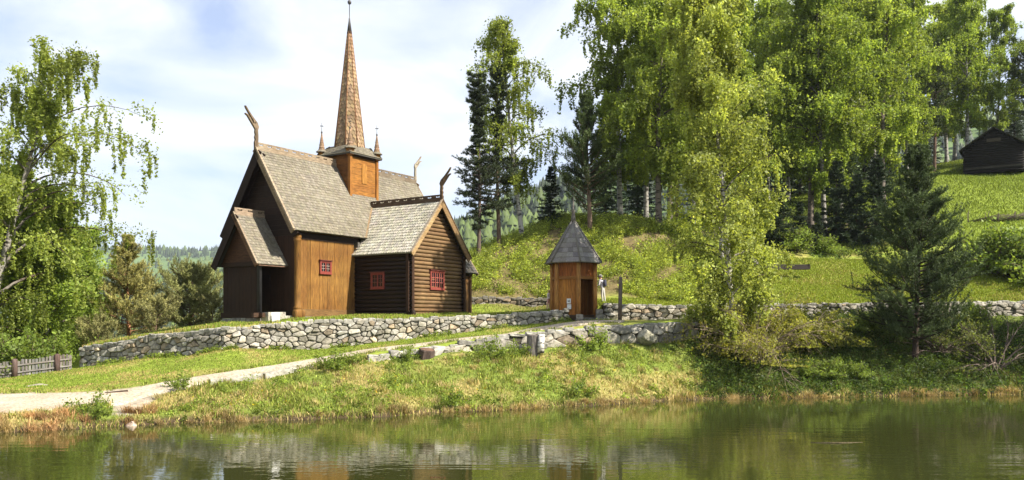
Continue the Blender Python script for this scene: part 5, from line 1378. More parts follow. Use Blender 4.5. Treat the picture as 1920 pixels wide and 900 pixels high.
def bush(seed, w_=2.0, h=1.8, nleaf=5000, size=.07, col=(.11, .16, .03), nst=26, bare=.3, droop=.6, stemcol=(.16, .12, .085), up=(25, 85), sub=4, stem_r=.028):
    r = random.Random(seed); nr = np.random.default_rng(seed); tubes, C, W = [], [], []
    for i in range(nst):
        az = r.uniform(0, 6.28); el = R(r.uniform(*up)); Lb = math.hypot(w_*math.cos(el), h*math.sin(el))*r.uniform(.7, 1.15); p = V((r.gauss(0, .15), r.gauss(0, .15), -.1)); pts = [p]; kk = 6; d = rdir(az, el); e = el
        for q in range(kk): pts.append(pts[-1] + d*Lb/kk); e -= droop*R(r.uniform(2, 16)); az += r.uniform(-.25, .25); d = rdir(az, e)
        sc_ = tuple(np.array(stemcol)*r.uniform(.7, 1.3))
        tubes.append((pts, [stem_r*(1-q/(kk+.6)) + .005 for q in range(kk+1)], 5, [sc_]*(kk+1))); cl = r.uniform(.75, 1.3); leafy = r.random() > bare
        for q in range(2, kk+1):
            for s in range(sub):
                a2 = az + r.uniform(-1.6, 1.6); e2 = e + R(r.uniform(-20, 60)); L2 = Lb*r.uniform(.12, .34); dd = rdir(a2, e2); P = [pts[q] + dd*L2*f + V((0, 0, -.25*L2*f*f*droop)) for f in (0, .35, .7, 1)]
                tubes.append((P, [.011, .008, .006, .003], 3, [sc_]*4))
                if leafy:
                    for f in (1, 2, 3): C.append((*P[f], .10)); W.append(cl)
    C = np.array(C); W = np.array(W); idx = nr.integers(0, len(C), nleaf); pos = C[idx, :3] + nr.normal(size=(nleaf, 3))*C[idx, 3:4]; pos[:, 2] = np.maximum(pos[:, 2], .02)
    return build_tube_mesh('stems', tubes, M['bark']), leaves_mesh('foliage', pos, size, col, M['leaf'], .22, W[idx], .3, seed=seed)

PROTO = {}
def proto(key, fn, **kw):
    if key not in PROTO: PROTO[key] = fn(**kw)
    return PROTO[key]
def plant(name, key, px, Y, label, cat='tree', sc=1.0, rz=0.0, dz=0.0, group=None, z=None, szz=None, parts=('trunk', 'crown')):
    x = (px-CX)/F*Y; root = empty(name, (x, Y, (ground_at(x, Y) if z is None else z) + dz), rz)
    root.scale = (sc, sc, szz or sc); tag(root, label, cat, group)
    a, b = PROTO[key]; link(parts[0], a, root); link(parts[1], b, root); return root
BG = (0.21, 0.275, 0.05)
# --- unique trees
proto('weep', birch, bark=(.30, .28, .245), seed=12, H=19.2, r0=.30, lean=(4.6, .4), cs=.10, spread=5.5, droop=1.0, nleaf=66000, size=.085, col=(.225, .28, .06), nb=50, hang=1.15, asym=(0.0, .3), top=.30, bend=1.15, rag=.58)
proto('hero', birch, seed=9, H=20.5, r0=.155, lean=(-1.9, .0), cs=.04, low=.56, spread=3.6, droop=.72, nleaf=92000, size=.078, col=(.275, .325, .08), nb=84, hang=.8, top=.28, rag=.35)
proto('mid', birch, seed=14, H=17.5, r0=.21, lean=(-2.2, 0), cs=.20, spread=4.1, droop=1.0, nleaf=30000, size=.085, col=(.21, .265, .05), nb=42, hang=1.0, top=.42, bend=1.0, rag=.4)
proto('b1', birch, bark=(.30, .285, .25), seed=21, H=20, r0=.24, lean=(-.6, 0), cs=.18, spread=5.2, droop=.95, nleaf=46000, size=.10, col=BG, nb=54, hang=.8, top=.36, rag=.45)
proto('b2', birch, bark=(.28, .265, .235), seed=22, H=21, r0=.22, lean=(.9, .5), cs=.17, spread=4.6, droop=.9, nleaf=46000, size=.10, col=(.19, .26, .045), nb=56, hang=.9, top=.36, rag=.45)
proto('b3', birch, seed=23, H=19, r0=.26, lean=(.4, -.6), cs=.20, spread=5.0, droop=1.05, nleaf=44000, size=.10, col=(.22, .285, .055), nb=50, hang=1.0, dark=True, top=.36, rag=.45)
proto('b4', birch, bark=(.26, .245, .215), seed=24, H=22, r0=.22, lean=(-1.0, .3), cs=.15, spread=5.2, droop=.9, nleaf=56000, size=.10, col=(.185, .25, .044), nb=60, hang=.8, top=.36, rag=.45)
proto('young', birch, seed=31, H=9, r0=.10, lean=(.3, 0), cs=.05, spread=3.0, droop=.55, nleaf=48000, size=.08, col=(.21, .29, .055), nb=48, hang=.4, top=.45, rag=.4)
proto('gold_pine', pine, seed=41, H=9.6, r0=.20, cs=.12, spread=4.1, col=(.33, .305, .10), ntuft=14000, k=10, ln=.22, wd=.05, shape='broad', orange=True, bark=(.30, .15, .08), gaps=.04, el0=(0, 25), whorl=.26)
proto('round_pine', pine, seed=42, H=6.6, r0=.20, cs=.10, spread=3.5, col=(.25, .26, .095), ntuft=13000, k=10, ln=.22, wd=.05, shape='round', bark=(.16, .10, .07), gaps=.05, el0=(0, 30), whorl=.22)
proto('tall_pine', pine, seed=43, H=14.5, r0=.17, cs=.17, spread=2.4, col=(.045, .06, .026), ntuft=6000, k=9, ln=.20, wd=.05, shape='ragged', bark=(.10, .075, .06), gaps=.15, upturn=.5, el0=(-15, 12), whorl=.38)
proto('tall_pine2', pine, seed=44, H=15, r0=.19, cs=.22, spread=2.2, col=(.05, .068, .028), ntuft=5000, k=9, ln=.20, wd=.05, shape='ragged', bark=(.15, .10, .07), gaps=.25, upturn=.5, el0=(-10, 15), whorl=.4)
proto('dense_pine', pine, seed=45, H=10.6, r0=.20, cs=.16, spread=3.3, col=(.08, .11, .036), ntuft=15000, k=10, ln=.21, wd=.05, shape='broad', bark=(.16, .11, .08), gaps=.05, el0=(10, 38), whorl=.32)
proto('front_pine', pine, seed=46, H=12.2, r0=.17, cs=.10, spread=4.3, col=(.075, .105, .036), ntuft=34000, k=12, ln=.19, wd=.036, shape='broad', bark=(.06, .042, .032), gaps=.05, el0=(-4, 22), upturn=1.4, whorl=.22)
proto('spruce', spruce, seed=51, H=14, ntuft=8000, wd=.06)
proto('spruce2', spruce, seed=52, H=13, spread=2.8, ntuft=8000, wd=.06, col=(.062, .095, .034))
proto('sapling', spruce, seed=53, H=4.6, r0=.07, spread=1.25, ntuft=2200, thin=.3, col=(.036, .055, .026))
proto('forest_pine', pine, seed=54, H=16, r0=.20, cs=.28, spread=3.6, col=(.08, .105, .038), ntuft=7000, k=9, ln=.24, wd=.06, shape='ragged', bark=(.14, .09, .065), gaps=.12, whorl=.38)
# --- left edge
plant('weeping_birch', 'weep', -42, 52, 'tall leaning weeping birch with long hanging twigs at the left edge of the photo')
plant('birch_tree', 'b4', -75, 56, 'birch half out of frame at the left edge, behind the tall leaning birch', sc=.86, rz=1.2)
plant('birch_tree', 'young', 85, 56, 'bright green bushy young birch close behind the picket fence, beside the fence post', sc=1.3, rz=.4)
plant('birch_tree', 'young', 25, 57, 'bushy young birch behind the left end of the picket fence', sc=1.45, rz=2.4)
plant('birch_tree', 'young', 150, 66, 'bright green young birch between the picket fence and the golden pine', sc=1.15, rz=4.0)
plant('birch_tree', 'young', 120, 90, 'pale green birch standing far behind the young birches by the fence', sc=1.7, rz=5.0)
plant('pine_tree', 'gold_pine', 243, 60, 'golden green pine with an orange trunk behind the dark end of the church wall', sc=.82, z=-1.85)
plant('pine_tree', 'round_pine', 357, 62, 'round topped dark green pine between the golden pine and the church porch', sc=.78, z=-1.35)
proto('low_pine', pine, seed=47, H=2.6, r0=.08, cs=.08, spread=2.0, col=(.27, .26, .10), ntuft=2200, k=9, ln=.2, wd=.045, shape='round', gaps=.05)
plant('pine_shrub', 'low_pine', 190, 57, 'low olive brown pine shrub left of the golden pine trunk', 'shrub', sc=1.0, rz=1)
plant('pine_shrub', 'low_pine', 290, 58, 'low olive pine shrub right of the golden pine trunk', 'shrub', sc=.9, rz=3)
plant('pine_shrub', 'low_pine', 398, 60, 'low olive pine shrub beside the porch corner', 'shrub', sc=.75, rz=5)
for i, (px, Y, key, s, lab) in enumerate([(425, 125, 'young', 1.1, 'green birch in the valley just left of the church porch'), (330, 140, 'young', 1.2, 'green birch low in the valley behind the round topped pine'), (180, 120, 'b3', .55, 'loose birch in the valley left of the golden pine'), (60, 110, 'b2', .6, 'birch in the valley far behind the left picket fence')]):
    plant('birch_tree', key, px, Y, lab, sc=s, rz=i*1.3)
# --- on the mound
plant('pine_tree', 'tall_pine', 897, 66, 'slim dark pine nearest the church, on the left flank of the mound')
plant('pine_tree', 'tall_pine2', 936, 67.5, 'taller pine with a brown trunk between the slim dark pine and the leaning birch', sc=.97)
plant('birch_tree', 'mid', 980, 68, 'slender pale birch leaning left over the two slim pines')
plant('spruce_tree', 'sapling', 1033, 70, 'small thin dark spruce on the crest behind the gatehouse spire')
plant('pine_tree', 'dense_pine', 1106, 66, 'dense dark pine standing right behind the gatehouse', sc=1.0)
plant('birch_tree', 'b1', 1163, 70, 'tall birch with a dark streaked trunk on the crest just right of the dense pine')
plant('birch_tree', 'b2', 1211, 72, 'thin trunked birch on the crest, second from the dense pine', rz=2.0)
plant('birch_tree', 'b3', 1236, 66.5, 'birch with a thick crooked dark trunk at the brow of the mound', rz=.7)
plant('spruce_tree', 'spruce', 1135, 84, 'dark spruce behind the trunks on the crest of the mound')
plant('spruce_tree', 'spruce2', 1196, 88, 'dark spruce showing between the crest birch trunks')
plant('pine_tree', 'forest_pine', 1268, 82, 'dark pine in the wood behind the thick crooked birch')
# --- the big birch by the water and its neighbours
plant('birch_tree', 'hero', 1376, 46.6, 'big yellow green birch on the bank with a thin white trunk and low hanging crown', dz=0)
plant('birch_tree', 'b4', 1352, 64, 'birch with two dark lower limbs on the lawn just behind the big yellow green birch', sc=.86, rz=3.3)
plant('birch_tree', 'b2', 1300, 74, 'birch on the slope between the mound and the big yellow green birch', sc=.98, rz=4.4)
plant('pine_tree', 'front_pine', 1716, 47.6, 'dark young pine with upturned branch tips above the right bank', sc=.97)
# --- the wood
wood = [('birch_tree', 'b1', 1440, 84, 1.0, 1.1, 'birch with a bright white trunk at the left end of the wood'), ('birch_tree', 'b4', 1398, 88, 1.05, .2, 'birch in the wood directly behind the big yellow green birch crown'),
 ('birch_tree', 'b2', 1478, 92, 1.05, 3.1, 'thin birch deep in the shade left of the slanting rail fence'), ('birch_tree', 'b3', 1520, 78.5, 1.12, 2.2, 'leaning birch rooted at the slanting rail fence'), ('birch_tree', 'b4', 1546, 77, 1.08, 5.2, 'dark trunked birch in the middle of the slanting rail fence'),
 ('birch_tree', 'b1', 1575, 86, 1.08, 4.0, 'tall birch behind the right end of the slanting rail fence'), ('spruce_tree', 'spruce2', 1592, 80, .72, .5, 'dark spruce with light tips standing over the slanting rail fence'), ('spruce_tree', 'spruce', 1556, 98, 1.05, 1.5, 'tall dark spruce deep in the wood behind the rail fence birches'),
 ('birch_tree', 'b3', 1655, 86, 1.22, 1.0, 'stout dark trunked birch in the wood behind the dark young pine'), ('birch_tree', 'b2', 1640, 96, 1.1, 2.7, 'birch deep in the wood left of the stout dark trunked birch'), ('birch_tree', 'b4', 1700, 99, 1.0, 3.9, 'birch at the meadow edge above the dark young pine'),
 ('pine_tree', 'forest_pine', 1752, 104, 1.0, .4, 'dark pine at the wood edge left of the log shed'), ('birch_tree', 'b1', 1775, 112, 1.02, 5.6, 'birch behind the dark pine at the top of the meadow'), ('birch_tree', 'b2', 1812, 106, 1.05, .9, 'birch with a pale trunk just left of the log shed roof'),
 ('birch_tree', 'b4', 1868, 114, .86, 2.0, 'birch rising directly behind the log shed'), ('spruce_tree', 'spruce', 1902, 118, 1.0, .2, 'spruce behind the right end of the log shed'), ('pine_tree', 'forest_pine', 1935, 112, 1.1, 2.2, 'dark pine at the right edge of the photo above the shed'),
 ('spruce_tree', 'spruce2', 1620, 112, 1.35, 3, 'tall dark spruce at the back of the wood behind the stout birch'), ('spruce_tree', 'spruce', 1470, 112, 1.35, 2, 'tall dark spruce at the back of the wood behind the white trunked birch'), ('spruce_tree', 'spruce2', 1420, 104, 1.2, 1, 'dark spruce behind the left end of the wood'),
 ('birch_tree', 'b1', 1500, 108, 1.18, 3.0, 'birch at the back of the wood above the rail fence'), ('birch_tree', 'b3', 1600, 118, 1.25, 4.1, 'birch at the very back of the wood, tallest above the spruces'), ('birch_tree', 'b2', 1680, 116, 1.2, 5.0, 'birch at the back of the wood above the meadow corner'),
 ('birch_tree', 'b4', 1345, 90, 1.05, 1.9, 'birch at the edge of the wood left of the big yellow green crown'), ('spruce_tree', 'spruce', 1330, 100, 1.15, 4, 'dark spruce behind the slope birches left of the big birch'), ('pine_tree', 'forest_pine', 1300, 92, 1.0, 3, 'tall pine behind the slope left of the big birch'),
 ('birch_tree', 'b3', 1255, 80, 1.05, 3.5, 'birch behind the thick crooked birch on the mound'), ('birch_tree', 'b1', 1790, 122, 1.15, 1.7, 'tall birch at the back of the wood left of the shed'), ('spruce_tree', 'sapling', 1568, 74, 1.5, 0, 'small dark spruce in front of the slanting rail fence'),
 ('spruce_tree', 'spruce2', 1725, 120, 1.15, 2.5, 'dark spruce at the back of the wood above the meadow'), ('birch_tree', 'b2', 2010, 100, 1.0, .5, 'birch just beyond the right edge, overhanging the shed'), ('spruce_tree', 'spruce', 1660, 90, .8, 5, 'dark spruce in the shade under the stout dark trunked birch'), ('spruce_tree', 'spruce2', 1500, 97, .9, 5, 'dark spruce in the shade behind the leaning rail fence birch')]
for (nm, key, px, Y, s, rz, lab) in wood: plant(nm, key, px, Y, lab, sc=s, rz=rz, group='trees of the wood on the hillside')
for i, (px, Y, s, lab) in enumerate([(1462, 70.5, 1.1, 'small dark spruce left of the slanting rail fence, lowest on the slope'), (1500, 72.0, .8, 'very small dark spruce beneath the left rails of the slanting fence'), (1606, 73.0, 1.3, 'small dark spruce at the right end of the slanting rail fence'), (1645, 72.5, 1.6, 'dark sapling spruce beside the crown of the dark young pine'), (1532, 71.0, .7, 'tiny dark spruce in the shade beside the small path')]): plant('spruce_tree', 'sapling', px, Y, lab, sc=s, rz=i*1.1, group='small spruces under the wood')
# --- shrubs
proto('willow', bush, seed=61, w_=4.3, h=3.9, nleaf=12000, size=.06, col=(.22, .23, .045), nst=46, bare=.42, droop=1.0, up=(20, 80), sub=6, stem_r=.04, stemcol=(.22, .17, .12))
proto('willow_leafy', bush, seed=62, w_=2.6, h=2.2, nleaf=11000, size=.06, col=(.235, .255, .05), nst=30, bare=.0, droop=.8, up=(25, 85), sub=5)
proto('bare_bush', bush, seed=63, w_=3.4, h=4.0, nleaf=1800, size=.06, col=(.12, .15, .04), nst=22, bare=.6, droop=.7, up=(25, 80), sub=4, stem_r=.05, stemcol=(.13, .10, .08))
proto('green_bush', bush, seed=64, w_=1.5, h=1.5, nleaf=5200, size=.065, col=(.16, .225, .045), nst=26, bare=.05, droop=.5)
proto('weed', bush, seed=65, w_=.6, h=.85, nleaf=900, size=.05, col=(.18, .25, .045), nst=12, bare=0, droop=.5, sub=3, stem_r=.012, stemcol=(.10, .13, .04))
SP = ('stems', 'foliage')
for (nm, key, px, Y, s, rz, lab) in [('willow_bush', 'willow', 1424, 46.0, 1.0, 0, 'sprawling half bare willow bush with tangled grey twigs under the big birch'), ('willow_bush', 'willow_leafy', 1520, 48.2, 1.05, 1, 'leafy yellow green willow right of the tangled bare twigs'),
  ('bare_bush', 'bare_bush', 1868, 47.2, 1.0, 0, 'nearly bare many stemmed bush on the bank at the right edge'), ('bare_bush', 'bare_bush', 1760, 48.6, .72, 2.5, 'thin bare twigged bush beside the dark young pine trunk'),
  ('leafy_bush', 'green_bush', 18, 48.6, 1.5, 1, 'light green bush drooping over the left end of the picket fence'), ('leafy_bush', 'green_bush', 78, 50.2, 1.3, 4, 'light green bush just behind the middle of the picket fence'), ('leafy_bush', 'green_bush', 1890, 62, 2.2, 0, 'pale green bush on the lawn at the right edge below the rail fence'), ('leafy_bush', 'green_bush', 1845, 64, 1.7, 2, 'pale green bush on the lawn just right of the dark young pine'), ('leafy_bush', 'green_bush', 1940, 60, 2.1, 4, 'pale green bush cut off by the right edge of the photo'),
  ('leafy_bush', 'green_bush', 1490, 70, 1.1, 1, 'green bush in the shade below the left end of the slanting rail fence'), ('leafy_bush', 'green_bush', 1545, 70, .9, 3, 'low green bush in the shade beside the small path'), ('leafy_bush', 'green_bush', 1445, 72, 1.2, 5, 'green bush under the white trunked birch'),
  ('leafy_bush', 'green_bush', 1690, 51.0, .9, 5, 'dull green bush left of the dark young pine trunk below the wall'), ('leafy_bush', 'green_bush', 1810, 51.2, 1.1, 2, 'bush with tawny tops below the wall right of the dark young pine'), ('leafy_bush', 'green_bush', 1628, 50.6, .8, 0, 'dark bush below the wall right of the leafy willow'),
  ('leafy_bush', 'green_bush', 1500, 45.0, .65, 4, 'fresh green bush at the water edge below the leafy willow'), ('leafy_bush', 'green_bush', 1556, 45.2, .6, 1, 'fresh green bush at the water edge, right of its lookalike below the willow'), ('leafy_bush', 'green_bush', 1605, 45.4, .5, 3, 'small leafy bush alone at the water edge before the dark bank'),
  ('weed_clump', 'weed', 668, 40.6, 1.08, 0, 'tall weed clump at the left end of the block wall'), ('weed_clump', 'weed', 624, 40.3, 1.01, 2, 'weed clump on the bank left of the block wall'), ('weed_clump', 'weed', 764, 41.6, 0.94, 4, 'weed clump beside the reddish stump'), ('weed_clump', 'weed', 1118, 44.9, 1.3, 1, 'bright weed clump hanging against the block wall below the gatehouse'),
  ('weed_clump', 'weed', 968, 43.4, 1.3, 5, 'weed clump left of the dark tall stump'), ('weed_clump', 'weed', 848, 36.9, 0.86, 1.5, 'round green weed clump low on the bank near the water'), ('weed_clump', 'weed', 1085, 39.7, 1.01, 3.5, 'weed clump at the water edge below the gatehouse'), ('weed_clump', 'weed', 915, 42.6, 1.1, 3.1, 'small weed clump growing from the middle of the block wall'), ('weed_clump', 'weed', 335, 38.0, .8, 2.2, 'small weed clump beside the path at the left'), ('weed_clump', 'weed', 172, 31.6, .9, 2.9, 'weed clump in the dry tussocks at the left water edge')]:
    if px in (968, 668): s *= .6
    plant(nm, key, px, Y, lab, 'weeds' if nm == 'weed_clump' else 'bush', sc=s, rz=rz, parts=SP)

# unseen trees added beyond the right edge to shade the bank
for i, (X_, Y_, key, s_, lab) in enumerate([(33.5, 47.2, 'b4', .62, 'unseen birch added past the right edge to shade the bank, nearest the water'), (37.5, 48.5, 'spruce2', .95, 'unseen spruce added past the right edge to shade the bank'), (31.8, 49.4, 'spruce', .62, 'unseen small spruce added beyond the right edge to shade the bank')]):
    plant('birch_tree' if key == 'b4' else 'spruce_tree', key, X_/Y_*F+CX, Y_, lab, sc=s_, rz=i*2.0)
# ================================================================== grass and ground cover
def blades(name, X, Y, h, w_, cols, label, cat='grass', mat='grass', lean=.45, droop=True):
    n = len(X); Z = ground(X, Y); a = rng.uniform(0, 6.283, n); la = rng.uniform(0, 6.283, n); lm = rng.uniform(0, lean, n)*h
    dx, dy = np.cos(a)*w_/2, np.sin(a)*w_/2; lx, ly = np.cos(la)*lm, np.sin(la)*lm
    P0 = np.stack([X-dx, Y-dy, Z-.02], 1); P1 = np.stack([X+dx, Y+dy, Z-.02], 1); Pm0 = np.stack([X-dx*.8+lx*.4, Y-dy*.8+ly*.4, Z+h*.6], 1); Pm1 = np.stack([X+dx*.8+lx*.4, Y+dy*.8+ly*.4, Z+h*.6], 1); Pt = np.stack([X+lx, Y+ly, Z+h*(1-.25*lm/np.maximum(h, .01))], 1)
    Vt = np.stack([P0, P1, Pm1, Pm0, Pt], 1).reshape(-1, 3); b = (np.arange(n)*5)[:, None]
    o = link(name, np_mesh(name, Vt, [np.concatenate([b, b+1, b+2, b+3], 1), np.concatenate([b+3, b+2, b+4], 1)], M[mat], np.repeat(cols, 5, 0)))
    tag(o, label, cat, kind='stuff'); return o
def scatter(n, x0, x1, y0, y1, ok):
    X = rng.uniform(x0, x1, n); Y = rng.uniform(y0, y1, n); m = (np.abs(X/Y) < .64) & ok(X, Y); return X[m], Y[m]
def tint(c, n, v=.25): return np.array(c)[None]*rng.lognormal(0, v, (n, 1))*np.array([1, 1, 1])[None]
church_m = np.array([tuple(D1)[:2], (-D2.x, -D2.y)])
def in_church(X, Y, m=.25):
    p = np.stack([X+12.09, Y-48.0], 1); lx = p @ church_m[0]; ly = p @ church_m[1]
    return ((lx > -.1-m) & (lx < 13.3+m) & (ly > -.1-m) & (ly < 5.4+m)) | ((lx > 4.7-m) & (lx < 9.8+m) & (ly > -4.35-m) & (ly < 1)) | ((lx > 9-m) & (lx < 11.2+m) & (ly > -3.9-m) & (ly < 1)) | ((lx > -1.75-m) & (lx < .1) & (ly > .6-m*2) & (ly < 4.3+m))
# bank between the path and the water
def okbank(X, Y):
    top = np.where(X > RX1, boundY(X)-.1, np.where(X < RX0, pathN(X)-.05, retY(X)-.02))
    return (Y > shoreY(X)+.02) & (Y < top) & (path_mask(X, Y, .05) < .5)
X, Y = scatter(330000, -24, 30, 28, 53, okbank)
n1 = fbm(X, Y, .5); n2 = fbm(X+90, Y, 1.3); edge = 1 - sstep(.1, .9, Y - shoreY(X))
pdry = np.clip(sstep(.46, .66, n1)*.6 + edge*.5 + .08, 0, .95)*(1-.55*sstep(9, 12, X)*(1-edge))
dry = rng.random(len(X)) < pdry
tallp = sstep(.55, .68, fbm(X+40, Y, .8))
h = np.where(dry, rng.uniform(.07, .17, len(X)), rng.uniform(.05, .17, len(X)))*(0.6+.8*n2)*(1+1.1*tallp) + edge*rng.uniform(0, .10, len(X))
nearwall = (X > RX0-6.5) & (X < RX1) & (np.where(X > RX0, retY(X), pathN(X)) - Y < .75)
keep = rng.random(len(X)) < (.35 + .65*n2*1.2)*np.where(nearwall, .3, 1)
h = h*np.where(nearwall, .55, 1)
bank_shade = (1 - .55*sstep(9, 12, X)*sstep(.6, 1.4, Y - shoreY(X)))[:, None]
cols = bank_shade*np.where(dry[:, None], tint((.42, .33, .13), len(X), .25), tint((.20, .235, .04), len(X), .3))
X, Y, h, cols, dry = X[keep], Y[keep], h[keep], cols[keep], dry[keep]
g_ = ~dry
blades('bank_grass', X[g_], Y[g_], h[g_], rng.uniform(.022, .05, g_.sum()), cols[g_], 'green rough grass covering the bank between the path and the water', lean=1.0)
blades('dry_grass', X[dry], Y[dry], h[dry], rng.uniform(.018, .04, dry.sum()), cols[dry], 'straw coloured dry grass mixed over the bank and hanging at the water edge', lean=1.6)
# tussocks at the water edge
def tussocks(n_t, ok, per, hh, spread, col, label, name, x0=-24, x1=30, y0=28, y1=50, v=.22):
    tx, ty = scatter(n_t*40, x0, x1, y0, y1, ok); tx, ty = tx[:n_t], ty[:n_t]
    s = rng.uniform(.6, 1.4, len(tx)); X = np.repeat(tx, per); Y = np.repeat(ty, per); S = np.repeat(s, per); n = len(X)
    X = X + rng.normal(size=n)*spread*S; Y = Y + rng.normal(size=n)*spread*S*.7
    blades(name, X, Y, hh*S*rng.uniform(.5, 1.2, n), rng.uniform(.012, .024, n), np.array(col)[None]*np.repeat(rng.uniform(.6, 1.3, len(tx)), per)[:, None]*rng.lognormal(0, v, (n, 1)), label, lean=1.5)
tussocks(110, lambda X, Y: (Y > shoreY(X)-.05) & (Y < shoreY(X)+.45), 80, .36, .09, (.38, .28, .125), 'rusty dry sedge tussocks drooping along the waterline', 'sedge')
tussocks(60, lambda X, Y: (Y > shoreY(X)-.05) & (Y < shoreY(X)+1.3) & (X < -13.5), 140, .46, .16, (.40, .24, .11), 'big rusty sedge tussocks at the left water edge', 'rusty_sedge')
tussocks(120, lambda X, Y: okbank(X, Y) & (Y > shoreY(X)+.8) & (X < 12), 50, .30, .12, (.38, .31, .13), 'straw tufts standing on the grassy bank', 'straw_tufts')
# lawns
def oklawn(X, Y): return (Y > pathF(X)+.05) & (Y < boundY(X)-.05) & (path_mask(X, Y, .03) < .5) & (X > -32) & (X < 6)
X, Y = scatter(150000, -32, 6, 37, 56, oklawn); n1 = fbm(X, Y, .5); n2 = fbm(X+7, Y, 1.5)
dry = rng.random(len(X)) < sstep(.5, .72, n1)*.5 + .06
blades('lawn_grass', X, Y, rng.uniform(.03, .09, len(X))*(.6+.9*n2), rng.uniform(.02, .045, len(X)), np.where(dry[:, None], tint((.34, .26, .10), len(X)), tint((.19, .245, .034), len(X), .25)), 'short green lawn between the path, the picket fence and the stone wall')
def okterr(X, Y): return (Y > boundY(X)-.02) & (Y < 58.3) & (X < 3.0) & ~in_church(X, Y) & (X > -25)
X, Y = scatter(90000, -25, 3, 44, 58.4, okterr); n2 = fbm(X+7, Y, 1.5); topw = (Y - boundY(X)) < .8
h = rng.uniform(.04, .13, len(X))*(.6+.9*n2)*np.where(topw, 1.4, 1)
Zt = None
dry = rng.random(len(X)) < np.where(topw & (X < -16), .55, .15)
blades('churchyard_grass', X, Y + np.where(topw, .25, 0), h, rng.uniform(.02, .045, len(X)), np.where(dry[:, None], tint((.36, .28, .10), len(X)), tint((.19, .245, .034), len(X), .25)), 'grass on the terrace round the church')
def okright(X, Y): return (Y > boundY(X)+.5) & (X > 4.5) & (Y < 67.5 + 1.5*fbm(X, Y, .4)) & ((X > 13 + (Y-54)*.05) | (Y < 55.2+.2*(X-5)))
X, Y = scatter(240000, 4.5, 46, 52, 72, okright); n1 = fbm(X, Y, .35); n2 = fbm(X+7, Y, 1.2)
dry = rng.random(len(X)) < sstep(.5, .7, n1)*.25 + .04
blades('sunny_lawn', X, Y, rng.uniform(.05, .15, len(X))*(.6+.9*n2), rng.uniform(.03, .06, len(X)), np.where(dry[:, None], tint((.30, .25, .08), len(X)), tint((.20, .245, .026), len(X), .25)), 'sunny green lawn between the low wall and the wood')
def okmead(X, Y): return (X > 26) & (Y > 70) & (Y < 112)
X, Y = scatter(170000, 26, 75, 70, 112, okmead); n2 = fbm(X+7, Y, .9)
blades('meadow_grass', X, Y, rng.uniform(.06, .26, len(X))*(.5+1.0*n2), rng.uniform(.04, .08, len(X)), tint((.18, .23, .03), len(X), .28), 'bright green meadow grass on the slope below the log shed')
# leafy low plants: one leaf per face, gathered in small heads
def herbs(name, tx, ty, per, sp, hh, size, col, label, cat, var=.25, yellow=.4):
    n = len(tx)*per; s = np.repeat(rng.uniform(.55, 1.4, len(tx)), per); X = np.repeat(tx, per); Y = np.repeat(ty, per)
    q = rng.normal(size=(n, 3)); q /= np.linalg.norm(q, axis=1)[:, None]; rr = rng.random(n)**.4
    X = X + q[:, 0]*sp*s*rr; Y = Y + q[:, 1]*sp*s*rr; Z = ground(X, Y) + np.abs(q[:, 2])*hh*s*rr + .02
    me = leaves_mesh(name, np.stack([X, Y, Z], 1), size, col, M['leaf'], var, np.repeat(rng.lognormal(0, .34, len(tx)), per), yellow, seed=int(n) % 97, flat=.25)
    o = link(name, me); tag(o, label, cat, kind='stuff'); return o
def okmound(X, Y): return (Y > boundY(X)+1.5) & (Y > 59.4 - .55*np.maximum(X-2.5, 0)) & (Y < 72) & (X < 15.5) & (X > -6.5) & (fbm(X, Y, .4) < .62) & (fbm(X+31, Y, 1.1) < .56)
X, Y = scatter(30000, -6.5, 15.5, 53, 72, okmound); X, Y = X[:8500], Y[:8500]
herbs('bilberry', X, Y, 30, .34, .55, .048, (.24, .30, .06), 'yellow green bilberry and low scrub covering the mound', 'undergrowth', .3, .5)
X, Y = scatter(24000, -6, 40, 64, 100, lambda X, Y: (Y > 66.5 + .14*np.maximum(X-14, 0)) & (X < 30) & (fbm(X, Y, .3) > .45)); X, Y = X[:2600], Y[:2600]
herbs('forest_undergrowth', X, Y, 22, .45, .5, .07, (.05, .08, .018), 'green undergrowth on the shaded floor of the wood', 'undergrowth')  # leaf colour darkened to put the wood's shade into it
X, Y = scatter(16000, -14, 31, 31, 53, lambda X, Y: okbank(X, Y) & (fbm(X+12, Y, .7) > .54) & (Y > shoreY(X)+.3) & (X < 12)); X, Y = X[:520], Y[:520]
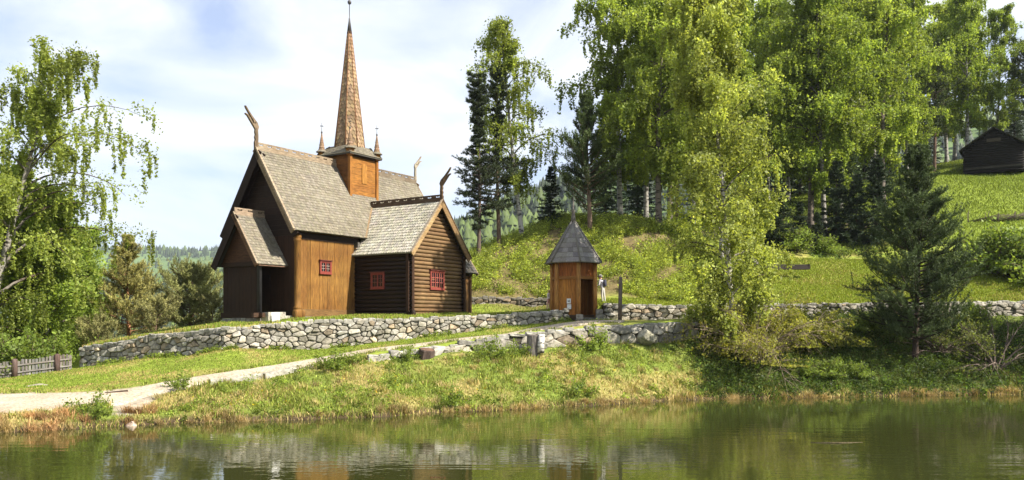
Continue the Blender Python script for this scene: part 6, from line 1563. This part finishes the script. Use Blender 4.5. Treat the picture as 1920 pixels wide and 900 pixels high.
herbs('bank_herbs', X, Y, 34, .22, .30, .04, (.16, .22, .04), 'low leafy herbs and nettles on the sunny bank', 'undergrowth')
X, Y = scatter(30000, 9.5, 32, 40, 53, lambda X, Y: okbank(X, Y) & (Y > shoreY(X)+.15)); X, Y = X[:2600], Y[:2600]
herbs('shade_herbs', X, Y, 30, .30, .42, .05, (.06, .10, .022), 'dense green herbs on the shaded right bank', 'undergrowth')  # darker green than the sunny herbs, bank shade put into the colour
X, Y = scatter(3000, -14, 12, 31, 48, lambda X, Y: okbank(X, Y) & (Y > shoreY(X)+1)); X, Y = X[:60], Y[:60]
herbs('yellow_flowers', X, Y, 8, .12, .22, .028, (.6, .42, .02), 'tiny yellow flowers dotted over the bank', 'flowers', .1, 0)
# extra shade on the bank comes from the unseen trees added past the right edge

def okscrub(X, Y): return (Y > boundY(X)+1.5) & (Y > 59.6 - .6*np.maximum(X-2.5, 0)) & (Y < 70) & (X < 13) & (X > -6.5) & (fbm(X+77, Y, .5) > .47)
X, Y = scatter(9000, -6.5, 13, 54, 70, okscrub); X, Y = X[:420], Y[:420]
herbs('mound_scrub', X, Y, 70, .50, .85, .055, (.22, .285, .055), 'taller leafy scrub standing in patches on the mound', 'undergrowth', .3, .4)
# plants along the foot of the walls and ragged tufts along the path
t = rng.random(900); X = -24.5 + t*28; Y = boundY(X) - .32 - rng.random(900)*.25; k_ = fbm(X*1.0, Y, .9) > .50; X, Y = X[k_], Y[k_]
herbs('wall_foot_weeds', X, Y, 16, .14, .26, .036, (.17, .23, .04), 'small weeds growing along the foot of the church wall', 'undergrowth')
n = 9000; X = rng.uniform(-24, 6, n); side = rng.random(n) < .5; Y = np.where(side, pathF(X), pathN(X)) + rng.normal(size=n)*.16; k_ = (fbm(X, Y, 2.2) > .5) & (np.abs(X/Y) < .64) & ~((X > -17.5) & (X < -13.2) & ~side); X, Y = X[k_], Y[k_]
blades('path_edge_grass', X, Y, rng.uniform(.05, .20, len(X)), rng.uniform(.02, .04, len(X)), tint((.22, .25, .05), len(X), .3), 'ragged grass tufts along both edges of the path', lean=1.0)
